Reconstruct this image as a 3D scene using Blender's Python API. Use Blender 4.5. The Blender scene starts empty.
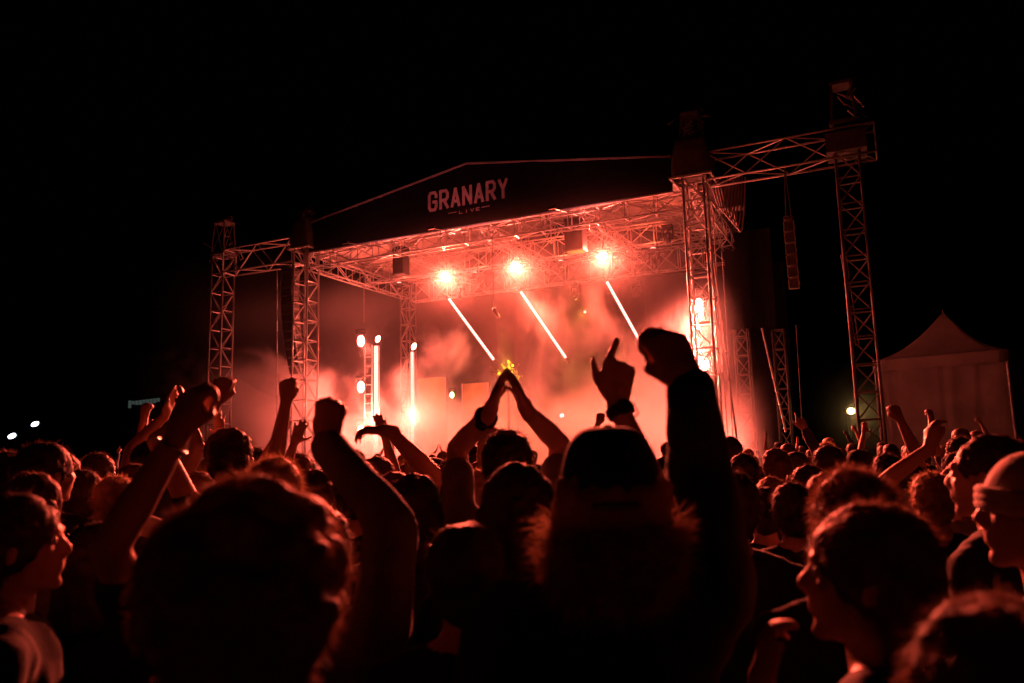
import bpy, bmesh, math, random
from mathutils import Vector, Matrix, Quaternion, noise
R_ = math.radians
SC = bpy.context.scene
COL = SC.collection
V = Vector
rnd = random.Random(11)

# ------------------------------------------------------------------ camera
F, PITCH, ROLL, CAMZ = 780.4, R_(8.313), R_(-1.414), 1.65
fwd = V((0, math.cos(PITCH), math.sin(PITCH)))
up0 = V((0, -math.sin(PITCH), math.cos(PITCH)))
rt = V((1, 0, 0)) * math.cos(ROLL) + up0 * math.sin(ROLL)
up = -V((1, 0, 0)) * math.sin(ROLL) + up0 * math.cos(ROLL)
CP = V((0, 0, CAMZ))
cam_d = bpy.data.cameras.new('camera')
cam = bpy.data.objects.new('camera', cam_d)
COL.objects.link(cam)
cam.matrix_world = Matrix(((rt.x, up.x, -fwd.x, 0), (rt.y, up.y, -fwd.y, 0), (rt.z, up.z, -fwd.z, CAMZ), (0, 0, 0, 1)))
cam_d.sensor_width = 36
cam_d.lens = F / 1024 * 36
cam_d.clip_start = 0.05
cam_d.clip_end = 1500
cam_d.dof.use_dof = True
cam_d.dof.focus_distance = 9.0
cam_d.dof.aperture_fstop = 3.2
SC.camera = cam


def W(px, py, d):
    """world point seen in direction of a photo pixel, d metres ahead"""
    return CP + (fwd + rt * ((px - 512) / F) + up * ((341.5 - py) / F)) * d


# ------------------------------------------------------------------ mesh building
class MB:
    def __init__(self):
        self.v, self.f = [], []

    def add(self, vs, fs):
        o = len(self.v)
        self.v += [V(p) for p in vs]
        self.f += [[i + o for i in f] for f in fs]

    def box(self, c, size, rot=None):
        c = V(c); hx, hy, hz = size[0] / 2, size[1] / 2, size[2] / 2
        vs = [V((x * hx, y * hy, z * hz)) for x in (-1, 1) for y in (-1, 1) for z in (-1, 1)]
        if rot: vs = [rot @ p for p in vs]
        self.add([c + p for p in vs], [(0, 1, 3, 2), (4, 6, 7, 5), (0, 4, 5, 1), (2, 3, 7, 6), (0, 2, 6, 4), (1, 5, 7, 3)])

    def tube(self, p, q, r, n=6, r2=None):
        p, q = V(p), V(q)
        r2 = r if r2 is None else r2
        d = (q - p)
        if d.length < 1e-6: return
        d.normalize()
        a = d.orthogonal().normalized(); b = d.cross(a)
        vs = []
        for c, rr in ((p, r), (q, r2)):
            for i in range(n):
                t = 2 * math.pi * i / n
                vs.append(c + (a * math.cos(t) + b * math.sin(t)) * rr)
        fs = [(i, (i + 1) % n, n + (i + 1) % n, n + i) for i in range(n)]
        fs += [tuple(reversed(range(n))), tuple(range(n, 2 * n))]
        self.add(vs, fs)

    def ring(self, pts, r, axis, n=6):
        """closed sweep round an axis"""
        axis = V(axis).normalized(); m = len(pts); c0 = sum((V(p) for p in pts), V((0, 0, 0))) / m; vs = []
        for p in pts:
            o = (V(p) - c0); o = (o - axis * o.dot(axis)).normalized()
            vs += [V(p) + (o * math.cos(2 * math.pi * i / n) + axis * math.sin(2 * math.pi * i / n)) * r for i in range(n)]
        self.add(vs, [(k * n + i, k * n + (i + 1) % n, ((k + 1) % m) * n + (i + 1) % n, ((k + 1) % m) * n + i) for k in range(m) for i in range(n)])

    def path(self, pts, r, n=5):
        for a, b in zip(pts, pts[1:]): self.tube(a, b, r, n)

    def capsule(self, p, q, r1, r2=None, n=10, k=3):
        p, q = V(p), V(q)
        r2 = r1 if r2 is None else r2
        d = q - p
        if d.length < 1e-5: d = V((0, 0, 1e-4))
        dn = d.normalized()
        a = dn.orthogonal().normalized(); b = dn.cross(a)
        rings = [(p - dn * r1 * math.cos(t), r1 * math.sin(t)) for t in [math.pi / 2 * (i + 1) / (k + 0.0) for i in range(k)]]
        rings += [(q + dn * r2 * math.sin(t), r2 * math.cos(t)) for t in [math.pi / 2 * i / k for i in range(k)]]
        vs = [p - dn * r1]
        for c, rr in rings:
            vs += [c + (a * math.cos(2 * math.pi * i / n) + b * math.sin(2 * math.pi * i / n)) * rr for i in range(n)]
        vs.append(q + dn * r2)
        m = len(rings)
        fs = [(0, 1 + (i + 1) % n, 1 + i) for i in range(n)]
        for j in range(m - 1):
            for i in range(n):
                fs.append((1 + j * n + i, 1 + j * n + (i + 1) % n, 1 + (j + 1) * n + (i + 1) % n, 1 + (j + 1) * n + i))
        L = len(vs) - 1
        fs += [(L, 1 + (m - 1) * n + i, 1 + (m - 1) * n + (i + 1) % n) for i in range(n)]
        self.add(vs, fs)

    def ell(self, c, rad, rot=None, n=14, k=9):
        c = V(c)
        vs = [V((0, 0, -1))]
        for j in range(1, k):
            t = math.pi * j / k
            vs += [V((math.sin(t) * math.cos(2 * math.pi * i / n), math.sin(t) * math.sin(2 * math.pi * i / n), -math.cos(t))) for i in range(n)]
        vs.append(V((0, 0, 1)))
        vs = [V((p.x * rad[0], p.y * rad[1], p.z * rad[2])) for p in vs]
        if rot: vs = [rot @ p for p in vs]
        fs = [(0, 1 + (i + 1) % n, 1 + i) for i in range(n)]
        for j in range(k - 2):
            for i in range(n):
                fs.append((1 + j * n + i, 1 + j * n + (i + 1) % n, 1 + (j + 1) * n + (i + 1) % n, 1 + (j + 1) * n + i))
        L = len(vs) - 1
        fs += [(L, 1 + (k - 2) * n + i, 1 + (k - 2) * n + (i + 1) % n) for i in range(n)]
        self.add([c + p for p in vs], fs)

    def prism(self, poly, ext):
        """closed prism: polygon of 3d points pushed along ext"""
        n = len(poly); ext = V(ext)
        vs = [V(p) for p in poly] + [V(p) + ext for p in poly]
        fs = [tuple(range(n - 1, -1, -1)), tuple(range(n, 2 * n))] + [(i, (i + 1) % n, n + (i + 1) % n, n + i) for i in range(n)]
        self.add(vs, fs)

    def mesh(self, name, off=V((0, 0, 0)), smooth=False):
        me = bpy.data.meshes.new(name)
        me.from_pydata([p - off for p in self.v], [], self.f)
        bm = bmesh.new(); bm.from_mesh(me)
        bmesh.ops.recalc_face_normals(bm, faces=bm.faces)
        bm.to_mesh(me); bm.free()
        if smooth:
            me.polygons.foreach_set('use_smooth', [True] * len(me.polygons))
        me.update()
        return me

    def build(self, name, mat, parent=None, smooth=False, loc=None):
        off = V(loc) if loc is not None else V((0, 0, 0))
        if parent is not None:
            o = parent
            off = V((0, 0, 0))
            while o is not None:
                off += o.location; o = o.parent
        me = self.mesh(name, off, smooth)
        if mat: me.materials.append(mat)
        ob = bpy.data.objects.new(name, me)
        COL.objects.link(ob)
        if parent is not None: ob.parent = parent
        elif loc is not None: ob.location = loc
        return ob


def thing(name, label, cat, loc=(0, 0, 0), group=None):
    o = bpy.data.objects.new(name, None)
    COL.objects.link(o)
    o.location = loc
    o.empty_display_size = 0.2
    return tag(o, label, cat, group)


def tag(o, label=None, cat=None, group=None, kind=None):
    if label: o['label'] = label
    if cat: o['category'] = cat
    if group: o['group'] = group
    if kind: o['kind'] = kind
    return o


# ------------------------------------------------------------------ materials
def mat(name, col, rough=0.6, metal=0.0, var=0.25, scale=8.0, bump=0.0, spec=0.5, trans=0.0, sheen=0.0):
    m = bpy.data.materials.new(name); m.use_nodes = True
    nt = m.node_tree; N = nt.nodes; L = nt.links
    b = N['Principled BSDF']
    tc = N.new('ShaderNodeTexCoord')
    nz = N.new('ShaderNodeTexNoise'); nz.inputs['Scale'].default_value = scale; nz.inputs['Detail'].default_value = 6
    L.new(tc.outputs['Object'], nz.inputs['Vector'])
    rp = N.new('ShaderNodeMapRange')
    rp.inputs['From Min'].default_value = 0.3; rp.inputs['From Max'].default_value = 0.7
    rp.inputs['To Min'].default_value = 1 - var; rp.inputs['To Max'].default_value = 1 + var
    L.new(nz.outputs['Fac'], rp.inputs['Value'])
    mx = N.new('ShaderNodeMix'); mx.data_type = 'RGBA'; mx.blend_type = 'MULTIPLY'
    mx.inputs['Factor'].default_value = 1
    mx.inputs['A'].default_value = (*col, 1)
    L.new(rp.outputs['Result'], mx.inputs['B'])
    L.new(mx.outputs['Result'], b.inputs['Base Color'])
    b.inputs['Roughness'].default_value = rough
    b.inputs['Metallic'].default_value = metal
    b.inputs['Specular IOR Level'].default_value = spec
    if sheen:
        b.inputs['Sheen Weight'].default_value = sheen; b.inputs['Sheen Roughness'].default_value = 0.4
    if bump:
        bp = N.new('ShaderNodeBump'); bp.inputs['Strength'].default_value = bump; bp.inputs['Distance'].default_value = 0.02
        L.new(nz.outputs['Fac'], bp.inputs['Height']); L.new(bp.outputs['Normal'], b.inputs['Normal'])
    if trans:
        out = N['Material Output']
        t = N.new('ShaderNodeBsdfTranslucent'); L.new(mx.outputs['Result'], t.inputs['Color'])
        ms = N.new('ShaderNodeMixShader'); ms.inputs['Fac'].default_value = trans
        L.new(b.outputs['BSDF'], ms.inputs[1]); L.new(t.outputs['BSDF'], ms.inputs[2])
        L.new(ms.outputs['Shader'], out.inputs['Surface'])
    return m


def emit(name, col, strength):
    m = bpy.data.materials.new(name); m.use_nodes = True
    nt = m.node_tree; nt.nodes.clear()
    e = nt.nodes.new('ShaderNodeEmission'); o = nt.nodes.new('ShaderNodeOutputMaterial')
    e.inputs['Color'].default_value = (*col, 1); e.inputs['Strength'].default_value = strength
    nt.links.new(e.outputs['Emission'], o.inputs['Surface'])
    return m


RED = (1.0, 0.118, 0.076)
M = dict(
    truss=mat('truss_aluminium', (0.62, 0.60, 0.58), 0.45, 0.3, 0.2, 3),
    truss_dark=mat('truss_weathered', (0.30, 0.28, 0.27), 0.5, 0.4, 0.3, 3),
    black=mat('black_cloth', (0.006, 0.006, 0.007), 0.95, 0, 0.3, 6, spec=0.1),
    blackmetal=mat('black_metal', (0.02, 0.02, 0.022), 0.5, 0.2, 0.2, 10),
    cover=mat('motor_cover', (0.10, 0.09, 0.09), 0.7, 0, 0.3, 4, 0.5),
    canopy=mat('canopy_fabric', (0.42, 0.39, 0.36), 0.8, 0, 0.3, 1.6, 0.6, trans=0.1),
    letter=mat('banner_print', (0.46, 0.33, 0.34), 0.7, 0, 0.3, 3),
    seam=mat('banner_edge', (0.24, 0.2, 0.2), 0.6, 0, 0.3, 2),
    deck=mat('stage_deck', (0.04, 0.035, 0.03), 0.6, 0, 0.3, 2),
    skirt=mat('stage_skirt', (0.02, 0.02, 0.02), 0.9, 0, 0.3, 4),
    grass=mat('trampled_grass', (0.05, 0.06, 0.025), 0.95, 0, 0.5, 1.5, 0.4),
    tent=mat('tent_canvas', (0.34, 0.31, 0.28), 0.8, 0, 0.25, 1.2, 0.3, trans=0.12),
    wall=mat('hall_cladding', (0.06, 0.07, 0.065), 0.8, 0, 0.25, 0.8),
    olive=mat('olive_panel', (0.30, 0.27, 0.10), 0.8, 0, 0.35, 1.2),
    leaf=mat('leaf_green', (0.16, 0.17, 0.035), 0.6, 0, 0.5, 9, trans=0.3),
    wood=mat('bark', (0.12, 0.08, 0.05), 0.9, 0, 0.4, 12),
    cable=mat('cable', (0.25, 0.2, 0.2), 0.6, 0, 0.2, 5),
    strap=mat('watch_strap', (0.015, 0.015, 0.016), 0.5, 0, 0.2, 20),
    steel=mat('steel', (0.5, 0.5, 0.5), 0.3, 0.9, 0.1, 20),
    eye=mat('eye_white', (0.5, 0.48, 0.46), 0.2, 0, 0.05, 20),
    shoe=mat('shoe', (0.05, 0.045, 0.04), 0.7),
    denim=mat('denim', (0.03, 0.035, 0.05), 0.9, 0, 0.3, 20),
    lamp=emit('lamp_red', (1.0, 0.16, 0.10), 60),
    tube=emit('tube_red', (1.0, 0.30, 0.24), 6.5),
    tubev=emit('tube_pink', (1.0, 0.26, 0.20), 5.0),
    white=emit('lamp_white', (0.8, 0.9, 1.0), 10),
    ledwhite=emit('lamp_spark', (1.0, 0.9, 0.9), 14),
    green=emit('lamp_green', (0.3, 1.0, 0.35), 8),
    warm=emit('lamp_warm', (1.0, 0.60, 0.20), 40),
    sign=emit('sign_glow', (0.45, 0.62, 0.55), 0.07),
)
SKIN = [mat('skin_%s' % n, c, 0.5, 0, 0.12, 14, 0.1, spec=0.4) for n, c in (
    ('fair', (0.50, 0.30, 0.22)), ('tan', (0.38, 0.21, 0.14)), ('brown', (0.22, 0.12, 0.075)))]
HAIR = [mat('hair_%s' % n, c, 0.55, 0, 0.35, 30, spec=0.6, trans=0.45) for n, c in (
    ('dark', (0.07, 0.045, 0.032)), ('brown', (0.19, 0.11, 0.07)), ('blond', (0.40, 0.27, 0.15)))]
CLOTH = {n: mat('cloth_' + n, c, 0.9, 0, 0.2, 25, 0.15, spec=0.2, sheen=0.15) for n, c in (
    ('black', (0.012, 0.012, 0.014)), ('charcoal', (0.035, 0.034, 0.036)), ('navy', (0.02, 0.025, 0.05)), ('grey', (0.16, 0.155, 0.15)),
    ('white', (0.5, 0.48, 0.46)), ('maroon', (0.14, 0.03, 0.03)), ('olive', (0.07, 0.07, 0.035)), ('denim', (0.06, 0.08, 0.13)))}

# ------------------------------------------------------------------ stage frame
L0 = V((-7.863, 29.349, 0)); ANG = -0.4374
U = V((math.cos(ANG), math.sin(ANG), 0)); VV = V((-math.sin(ANG), math.cos(ANG), 0)); Z = V((0, 0, 1))
WD, DP, WING, HE = 15.0, 7.2, 4.31, 9.62


def S(u, v, z): return L0 + U * u + VV * v + Z * z


def fp(px, py, v):
    """u and z where a photo pixel meets the upright plane at stage depth v"""
    d = W(px, py, 1) - CP
    n = VV; t = (L0 + VV * v - CP).dot(n) / d.dot(n)
    q = CP + d * t
    return (q - L0).dot(U), q.z


ROT = Matrix.Rotation(ANG, 3, 'Z')


def truss(root, p, q, w, h, wd, hd, r=0.03, rb=0.018, bay=0.7, m='truss', horiz=True):
    """box truss p->q: four chord parts and one bracing part; wd,hd = unit directions of width and height"""
    p, q = V(p), V(q); d = q - p; n = max(2, round(d.length / bay))
    co = [wd * (sx * w / 2) + hd * (sz * h / 2) for sx, sz in ((-1, -1), (1, -1), (1, 1), (-1, 1))]
    for c in co:
        mb = MB(); mb.tube(p + c, q + c, r, 8); mb.build('chord', M[m], root, True)
    br = MB()
    for k in range(n + 1):
        a = p + d * (k / n)
        for i in range(4):
            if horiz or k in (0, n): br.tube(a + co[i], a + co[(i + 1) % 4], rb, 5)
            if k < n:
                b = p + d * ((k + 1) / n)
                if (k + i) % 2: br.tube(a + co[i], b + co[(i + 1) % 4], rb, 5)
                else: br.tube(a + co[(i + 1) % 4], b + co[i], rb, 5)
    br.build('bracing', M[m], root)


def lattice_tower(u, v, ztop, w, label, m='truss', cap=None, bay=0.75):
    base = S(u, v, 0)
    t = thing('truss_tower', label, 'truss tower', base, 'lattice truss towers of the stage')
    b = MB(); b.box(base + Z * 0.06, (w * 1.6, w * 1.6, 0.12), ROT); b.build('base_plate', M['blackmetal'], t)
    truss(t, base + Z * 0.13, base + Z * ztop, w, w, U, VV, 0.04, 0.023, bay, m)
    return t


T1 = lattice_tower(0, 0, 9.9, 0.66, 'bright lattice truss tower at the left front corner of the stage roof')
T2 = lattice_tower(WD, 0, 9.9, 0.62, 'lattice truss tower at the right front corner beside the glaring stacked lamps')
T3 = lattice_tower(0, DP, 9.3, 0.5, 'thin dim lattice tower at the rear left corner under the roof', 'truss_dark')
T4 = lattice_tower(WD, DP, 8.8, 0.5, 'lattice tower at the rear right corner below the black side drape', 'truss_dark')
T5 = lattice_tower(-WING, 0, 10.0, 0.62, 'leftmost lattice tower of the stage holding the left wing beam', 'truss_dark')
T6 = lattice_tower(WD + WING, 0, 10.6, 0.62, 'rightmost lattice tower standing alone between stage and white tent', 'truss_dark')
T7 = lattice_tower(WD + 1.25, DP + 1.0, 6.2, 0.42, 'faint lattice tower behind the leaning pole right of the stage', 'truss_dark')


def tower_head(t, u, z0, z1, w, cov=True):
    c = S(u, 0, 0)
    b = MB()
    for sx in (-1, 1):
        b.box(c + Z * (z0 + 0.05) + U * sx * w * 0.55, (0.1, w * 1.3, 0.1), ROT)
        b.box(c + Z * (z0 + 0.05) + VV * sx * w * 0.55, (w * 1.3, 0.1, 0.1), ROT)
    for sx in (-1, 1):
        for sy in (-1, 1):
            b.tube(c + U * sx * w * 0.55 + VV * sy * w * 0.55 + Z * z0, c + U * sx * w * 0.4 + VV * sy * w * 0.4 + Z * z1, 0.03)
            b.tube(c + U * sx * w * 0.55 + VV * sy * w * 0.55 + Z * z0, c + U * sx * w * 0.4 - VV * sy * w * 0.4 + Z * z1, 0.018)
    b.box(c + Z * (z1 - 0.06), (w * 0.95, w * 0.95, 0.1), ROT)
    b.build('head_block', M['cover'], t)
    mo = MB()
    mo.box(c + Z * (z1 + 0.10) + U * 0.12, (0.36, 0.26, 0.26), ROT); mo.tube(c + Z * (z1 + 0.1) - U * 0.32, c + Z * (z1 + 0.1) + U * 0.42, 0.07, 10)
    mo.build('hoist', M['blackmetal'], t)
    rr_ = random.Random(int(u * 10) + 7); rg = MB()
    for k in range(11):
        zz_ = z0 + (z1 - z0) * rr_.uniform(-.25, .95)
        p_ = c + ROT @ V((rr_.uniform(-.55, .55) * w, rr_.uniform(-.8, .8) * w, 0)) + Z * zz_
        q_ = p_ + ROT @ V((rr_.choice((-1, 1)) * rr_.uniform(.1, .4), rr_.uniform(-.3, .3), rr_.uniform(-.4, .3)))
        rg.tube(p_, q_, rr_.uniform(.012, .035), 6)
        if k % 3 == 0: rg.path([p_, p_ + U * .15 - Z * .35, p_ + U * .3 - Z * .3, q_], 0.014)
    rg.build('rigging_bar', M['truss_dark'], t)


tower_head(T1, 0, 10.55, 11.25, 0.55)
tower_head(T2, WD, 10.9, 12.0, 0.6)
tower_head(T5, -WING, 10.05, 11.5, 0.62)
tower_head(T6, WD + WING, 10.7, 12.0, 0.6)
# cloth covers round the sleeve blocks
for t, u, z0, z1, w in ((T1, 0.02, 9.72, 10.9, 0.92), (T2, WD, 9.85, 11.1, 1.15)):
    mb = MB(); c = S(u, -0.06, 0)
    n = 20
    rings = []
    for k in range(7):
        zz = z0 + (z1 - z0) * k / 6
        tp = 1 - 0.25 * max(0, (k - 3) / 3.0) ** 1.5
        rings.append([c + Z * zz + ROT @ V((math.copysign(min(1, abs(1.25 * math.cos(2 * math.pi * i / n))), math.cos(2 * math.pi * i / n)) * w / 2 * tp + 0.02 * math.sin(5 * i + k),
                                            math.copysign(min(1, abs(1.25 * math.sin(2 * math.pi * i / n))), math.sin(2 * math.pi * i / n)) * w / 2 * tp + 0.02 * math.sin(3 * i), 0)) for i in range(n)])
    vs = [p for r in rings for p in r]
    fs = [(k * n + i, k * n + (i + 1) % n, (k + 1) * n + (i + 1) % n, (k + 1) * n + i) for k in range(6) for i in range(n)]
    fs.append(tuple(range(6 * n, 7 * n)))
    mb.add(vs, fs); mb.build('sleeve_cover', M['cover'], t, True)
    f = MB()
    for sx in (-1, 1):
        f.box(c + Z * (z0 - 0.03) + VV * sx * w * 0.52, (w * 1.12, 0.06, 0.07), ROT)
        f.box(c + Z * (z0 - 0.03) + U * sx * w * 0.52, (0.06, w * 0.98, 0.07), ROT)
    f.build('sleeve_frame', M['truss'], t)

# wing beams carrying the loudspeakers
t = thing('wing_beam', 'short box truss beam between the two left stage towers', 'truss beam', S(-WING / 2, 0, 9.4), 'loudspeaker beams of the stage wings')
truss(t, S(-WING + 0.35, 0, 9.72), S(-0.42, 0, 9.72), 0.7, 0.95, VV, Z, 0.035, 0.022, 1.0, 'truss', False)
t = thing('wing_beam', 'box truss beam reaching from stage roof to the rightmost tower', 'truss beam', S(WD + WING / 2, 0, 10), 'loudspeaker beams of the stage wings')
truss(t, S(WD + 0.4, 0, 10.12), S(WD + WING + 0.75, 0, 10.12), 0.75, 0.85, VV, Z, 0.035, 0.022, 1.05, 'truss', False)
b = MB()
b.box(S(WD + WING, 0, 10.12), (1.05, 1.0, 0.55), ROT); b.build('clamp_block', M['cover'], t)

# ------------------------------------------------------------------ stage roof
roof = thing('stage_roof', 'gabled stage roof with black front banner and red lit underside', 'stage roof', S(WD / 2, DP / 2, 9.5))
# trusses under the canopy
def span(p, q, w=0.5, h=0.6, bay=0.95, m='truss', r=0.03, rb=0.018, wd=None):
    d = (V(q) - V(p)).normalized()
    wd = wd or d.cross(Z).normalized()
    truss(roof, p, q, w, h, wd, wd.cross(d).normalized(), r, rb, bay, m)


def zr(u):  # canopy height along the gable
    return 9.95 + 1.75 * (1 - abs(u - WD / 2) / (WD / 2))


span(S(0.3, 0.05, 9.25), S(WD - 0.3, 0.05, 9.25), 0.4, 0.55)
span(S(0, 0.3, 9.3), S(0, DP - 0.2, 9.3), 0.4, 0.6)
span(S(WD, 0.3, 9.3), S(WD, DP - 0.2, 9.3), 0.4, 0.6)
span(S(0.3, DP * 0.5, 9.4), S(WD - 0.3, DP * 0.5, 9.4), 0.4, 0.75)
span(S(0.3, DP, 9.3), S(WD - 0.3, DP, 9.3), 0.4, 0.9)
for u in (WD * 0.25, WD * 0.5, WD * 0.75):
    span(S(u, 0.4, 9.42), S(u, DP - 0.3, 9.42), 0.35, 0.4, 0.9, r=0.025, rb=0.014)
rf = MB()   # rafters and webs up to the canopy
for v in (0.3, DP * 0.5, DP):
    for k in range(13):
        u = WD * k / 12
        rf.tube(S(u, v, 9.6), S(u, v, zr(u) - 0.1), 0.022)
        if k < 12:
            u2 = WD * (k + 1) / 12
            rf.tube(S(u, v, zr(u) - 0.1), S(u2, v, zr(u2) - 0.1), 0.035)
            if k % 2: rf.tube(S(u, v, 9.6), S(u2, v, zr(u2) - 0.1), 0.02)
            else: rf.tube(S(u2, v, 9.6), S(u, v, zr(u) - 0.1), 0.02)
for k in range(9):
    u = WD * k / 8
    rf.tube(S(u, 0.1, zr(u) - 0.1), S(u, DP + 0.2, zr(u) - 0.1), 0.03)
for k in range(14):   # knee braces seen under the front edge
    u = 0.6 + (WD - 1.2) * k / 13
    rf.tube(S(u, 0.1, 9.3), S(u + 0.55, 1.7, zr(u + 0.55) - 0.12), 0.03)
rf.build('rafter', M['truss'], roof)
cn = MB()
NU, NV = 40, 24
vs, fs = [], []
for i in range(NU + 1):
    for j in range(NV + 1):
        u = -0.35 + (WD + 0.7) * i / NU; v = 0.02 + (DP + 0.5) * j / NV
        sag = 0.10 * math.sin(math.pi * ((u * 8 / WD) % 1)) * math.sin(math.pi * ((v * 2 / DP) % 1)) + 0.03 * noise.noise(V((u * 1.3, v * 1.3, 0)))
        vs.append(S(u, v, zr(min(max(u, 0), WD)) - sag))
for i in range(NU):
    for j in range(NV):
        fs.append((i * (NV + 1) + j, (i + 1) * (NV + 1) + j, (i + 1) * (NV + 1) + j + 1, i * (NV + 1) + j + 1))
cn.add(vs, fs)
cn.add([p + Z * 0.02 for p in vs], [tuple(reversed(f)) for f in fs])
cn.build('canopy', M['canopy'], roof, True)
# side gable cloths under the canopy edges
for u in (0, WD):
    g = MB(); g.prism([S(u, 0.4, 9.62), S(u, DP, 9.62), S(u, DP, 9.93), S(u, 0.4, 9.93)], U * 0.02); g.build('side_cloth', M['canopy'], roof)
# the black gable banner: outline measured on the front plane
VB = -0.22
def bp(px, py): return fp(px, py, VB)
u_r, z_r = bp(467, 164)
pts = [bp(309, 252), bp(676, 190), bp(671, 157), bp(467, 164), bp(309, 224)]
bn = MB()
n_sub = 24
def zb_at(u):
    (u0, z0), (u1, z1) = pts[0], pts[1]
    return z0 + (z1 - z0) * (u - u0) / (u1 - u0)
def zt_at(u):
    (ua, za), (ub, zb), (uc, zc) = pts[4], pts[3], pts[2]
    return za + (zb - za) * (u - ua) / (ub - ua) if u < ub else zb + (zc - zb) * (u - ub) / (uc - ub)
us = sorted([pts[4][0] + (pts[2][0] - pts[4][0]) * i / n_sub for i in range(n_sub + 1)] + [pts[3][0]])
vs, fs = [], []
for i, u in enumerate(us):
    for j in range(7):
        k = j / 6; z = zb_at(u) + (zt_at(u) - zb_at(u)) * k
        wv = 0.018 * math.sin(u * 2.2 + k * 2) + 0.05 * (noise.noise(V((u * .9, k * 1.2, 3))) - .3) * (0 if 3.2 < u < 7.4 else 1)
        vs.append(S(u, VB + wv, z))
for i in range(len(us) - 1):
    for j in range(6): fs.append((i * 7 + j, (i + 1) * 7 + j, (i + 1) * 7 + j + 1, i * 7 + j + 1))
bn.add(vs, fs); bn.add([p + VV * 0.03 for p in vs], [tuple(reversed(f)) for f in fs])
banner = bn.build('gable_banner', M['black'], roof, True)
ed = MB()
tp = [S(u, VB - 0.02, zt_at(u) + 0.02) for u in us]
ed.path(tp, 0.042, 6)
ed.build('banner_edge', M['seam'], banner)
ed = MB(); ed.path([S(u, VB + 0.02, zb_at(u) - 0.03) for u in us], 0.045, 6)
ed.build('banner_rail', M['truss'], banner)

# lettering on the banner, stroke built
GL = {
    'G': [[(1, .72), (1, .84), (.8, 1), (.2, 1), (0, .84), (0, .16), (.2, 0), (.8, 0), (1, .16), (1, .46), (.55, .46)]],
    'R': [[(0, 0), (0, 1), (.78, 1), (1, .84), (1, .62), (.78, .46), (0, .46)], [(.5, .46), (1, 0)]],
    'A': [[(0, 0), (.5, 1), (1, 0)], [(.2, .28), (.8, .28)]],
    'N': [[(0, 0), (0, 1), (1, 0), (1, 1)]],
    'Y': [[(0, 1), (.5, .48), (1, 1)], [(.5, .5), (.5, 0)]],
    'L': [[(0, 1), (0, 0), (1, 0)]], 'I': [[(.5, 0), (.5, 1)]], 'V': [[(0, 1), (.5, 0), (1, 1)]],
    'E': [[(1, 1), (0, 1), (0, 0), (1, 0)], [(0, .5), (.8, .5)]],
}


def text_mesh(txt, p00, p10, h00, wd, gap, th, vo):
    mb = MB(); n = len(txt)
    for i, ch in enumerate(txt):
        for st in GL[ch]:
            pp = []
            for (x, y) in st:
                k = (i * (wd + gap) + x * wd) / (n * (wd + gap) - gap)
                u = p00[0] + (p10[0] - p00[0]) * k; z = p00[1] + (p10[1] - p00[1]) * k + y * h00
                pp.append((u, z))
            ln = list(zip(pp, pp[1:]))
            for q, (a, b_) in enumerate(ln):
                dx, dz = b_[0] - a[0], b_[1] - a[1]; l = math.hypot(dx, dz)
                dx, dz = dx / l, dz / l
                e = th * 0.28
                vo2 = vo - 0.0015 * (q % 3)
                a2 = (a[0] - dx * e, a[1] - dz * e); b2 = (b_[0] + dx * e, b_[1] + dz * e)
                q4 = [(a2[0] - dz * th / 2, a2[1] + dx * th / 2), (b2[0] - dz * th / 2, b2[1] + dx * th / 2), (b2[0] + dz * th / 2, b2[1] - dx * th / 2), (a2[0] + dz * th / 2, a2[1] - dx * th / 2)]
                mb.prism([S(c[0], VB + vo2, c[1]) for c in q4], VV * 0.004)
    return mb


g0, g1 = bp(430, 211), bp(507.5, 197)
gt = bp(430, 194)
text_mesh('GRANARY', g0, g1, gt[1] - g0[1], 1.0, 0.62, 0.108, -0.045).build('lettering', M['letter'], banner)
l0, l1 = bp(460, 214), bp(480, 210.3)
text_mesh('LIVE', l0, l1, 0.095, 1.0, 0.8, 0.022, -0.045).build('small_lettering', M['letter'], banner)
ru = MB()
for a, b_ in (((449, 214), (457, 212.6)), ((482, 208), (490, 206.5))):
    p, q = bp(*a), bp(*b_)
    ru.prism([S(p[0], VB - 0.04, p[1]), S(q[0], VB - 0.04, q[1]), S(q[0], VB - 0.04, q[1] + 0.025), S(p[0], VB - 0.04, p[1] + 0.025)], VV * 0.004)
ru.build('printed_rule', M['letter'], banner)

# ------------------------------------------------------------------ stage deck, drapes, screens
st = thing('stage_deck', 'dark raised stage floor with black skirt behind the crowd', 'stage', S(WD / 2, 4, 0))
b = MB(); b.box(S(WD / 2, 4.2, 1.27), (WD - 0.9, 9.4, 0.14), ROT); b.build('floor_deck', M['deck'], st)
b = MB(); b.box(S(WD / 2, -0.47, 0.6), (WD - 0.95, 0.03, 1.19), ROT); b.build('front_skirt', M['skirt'], st)
for k in range(6):
    uu = 1 + (WD - 2) * k / 5
    for v in (0.2, 4, 8):
        b = MB(); b.tube(S(uu, v, 0), S(uu, v, 1.2), 0.05); b.build("support_leg", M["blackmetal"], st)


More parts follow.
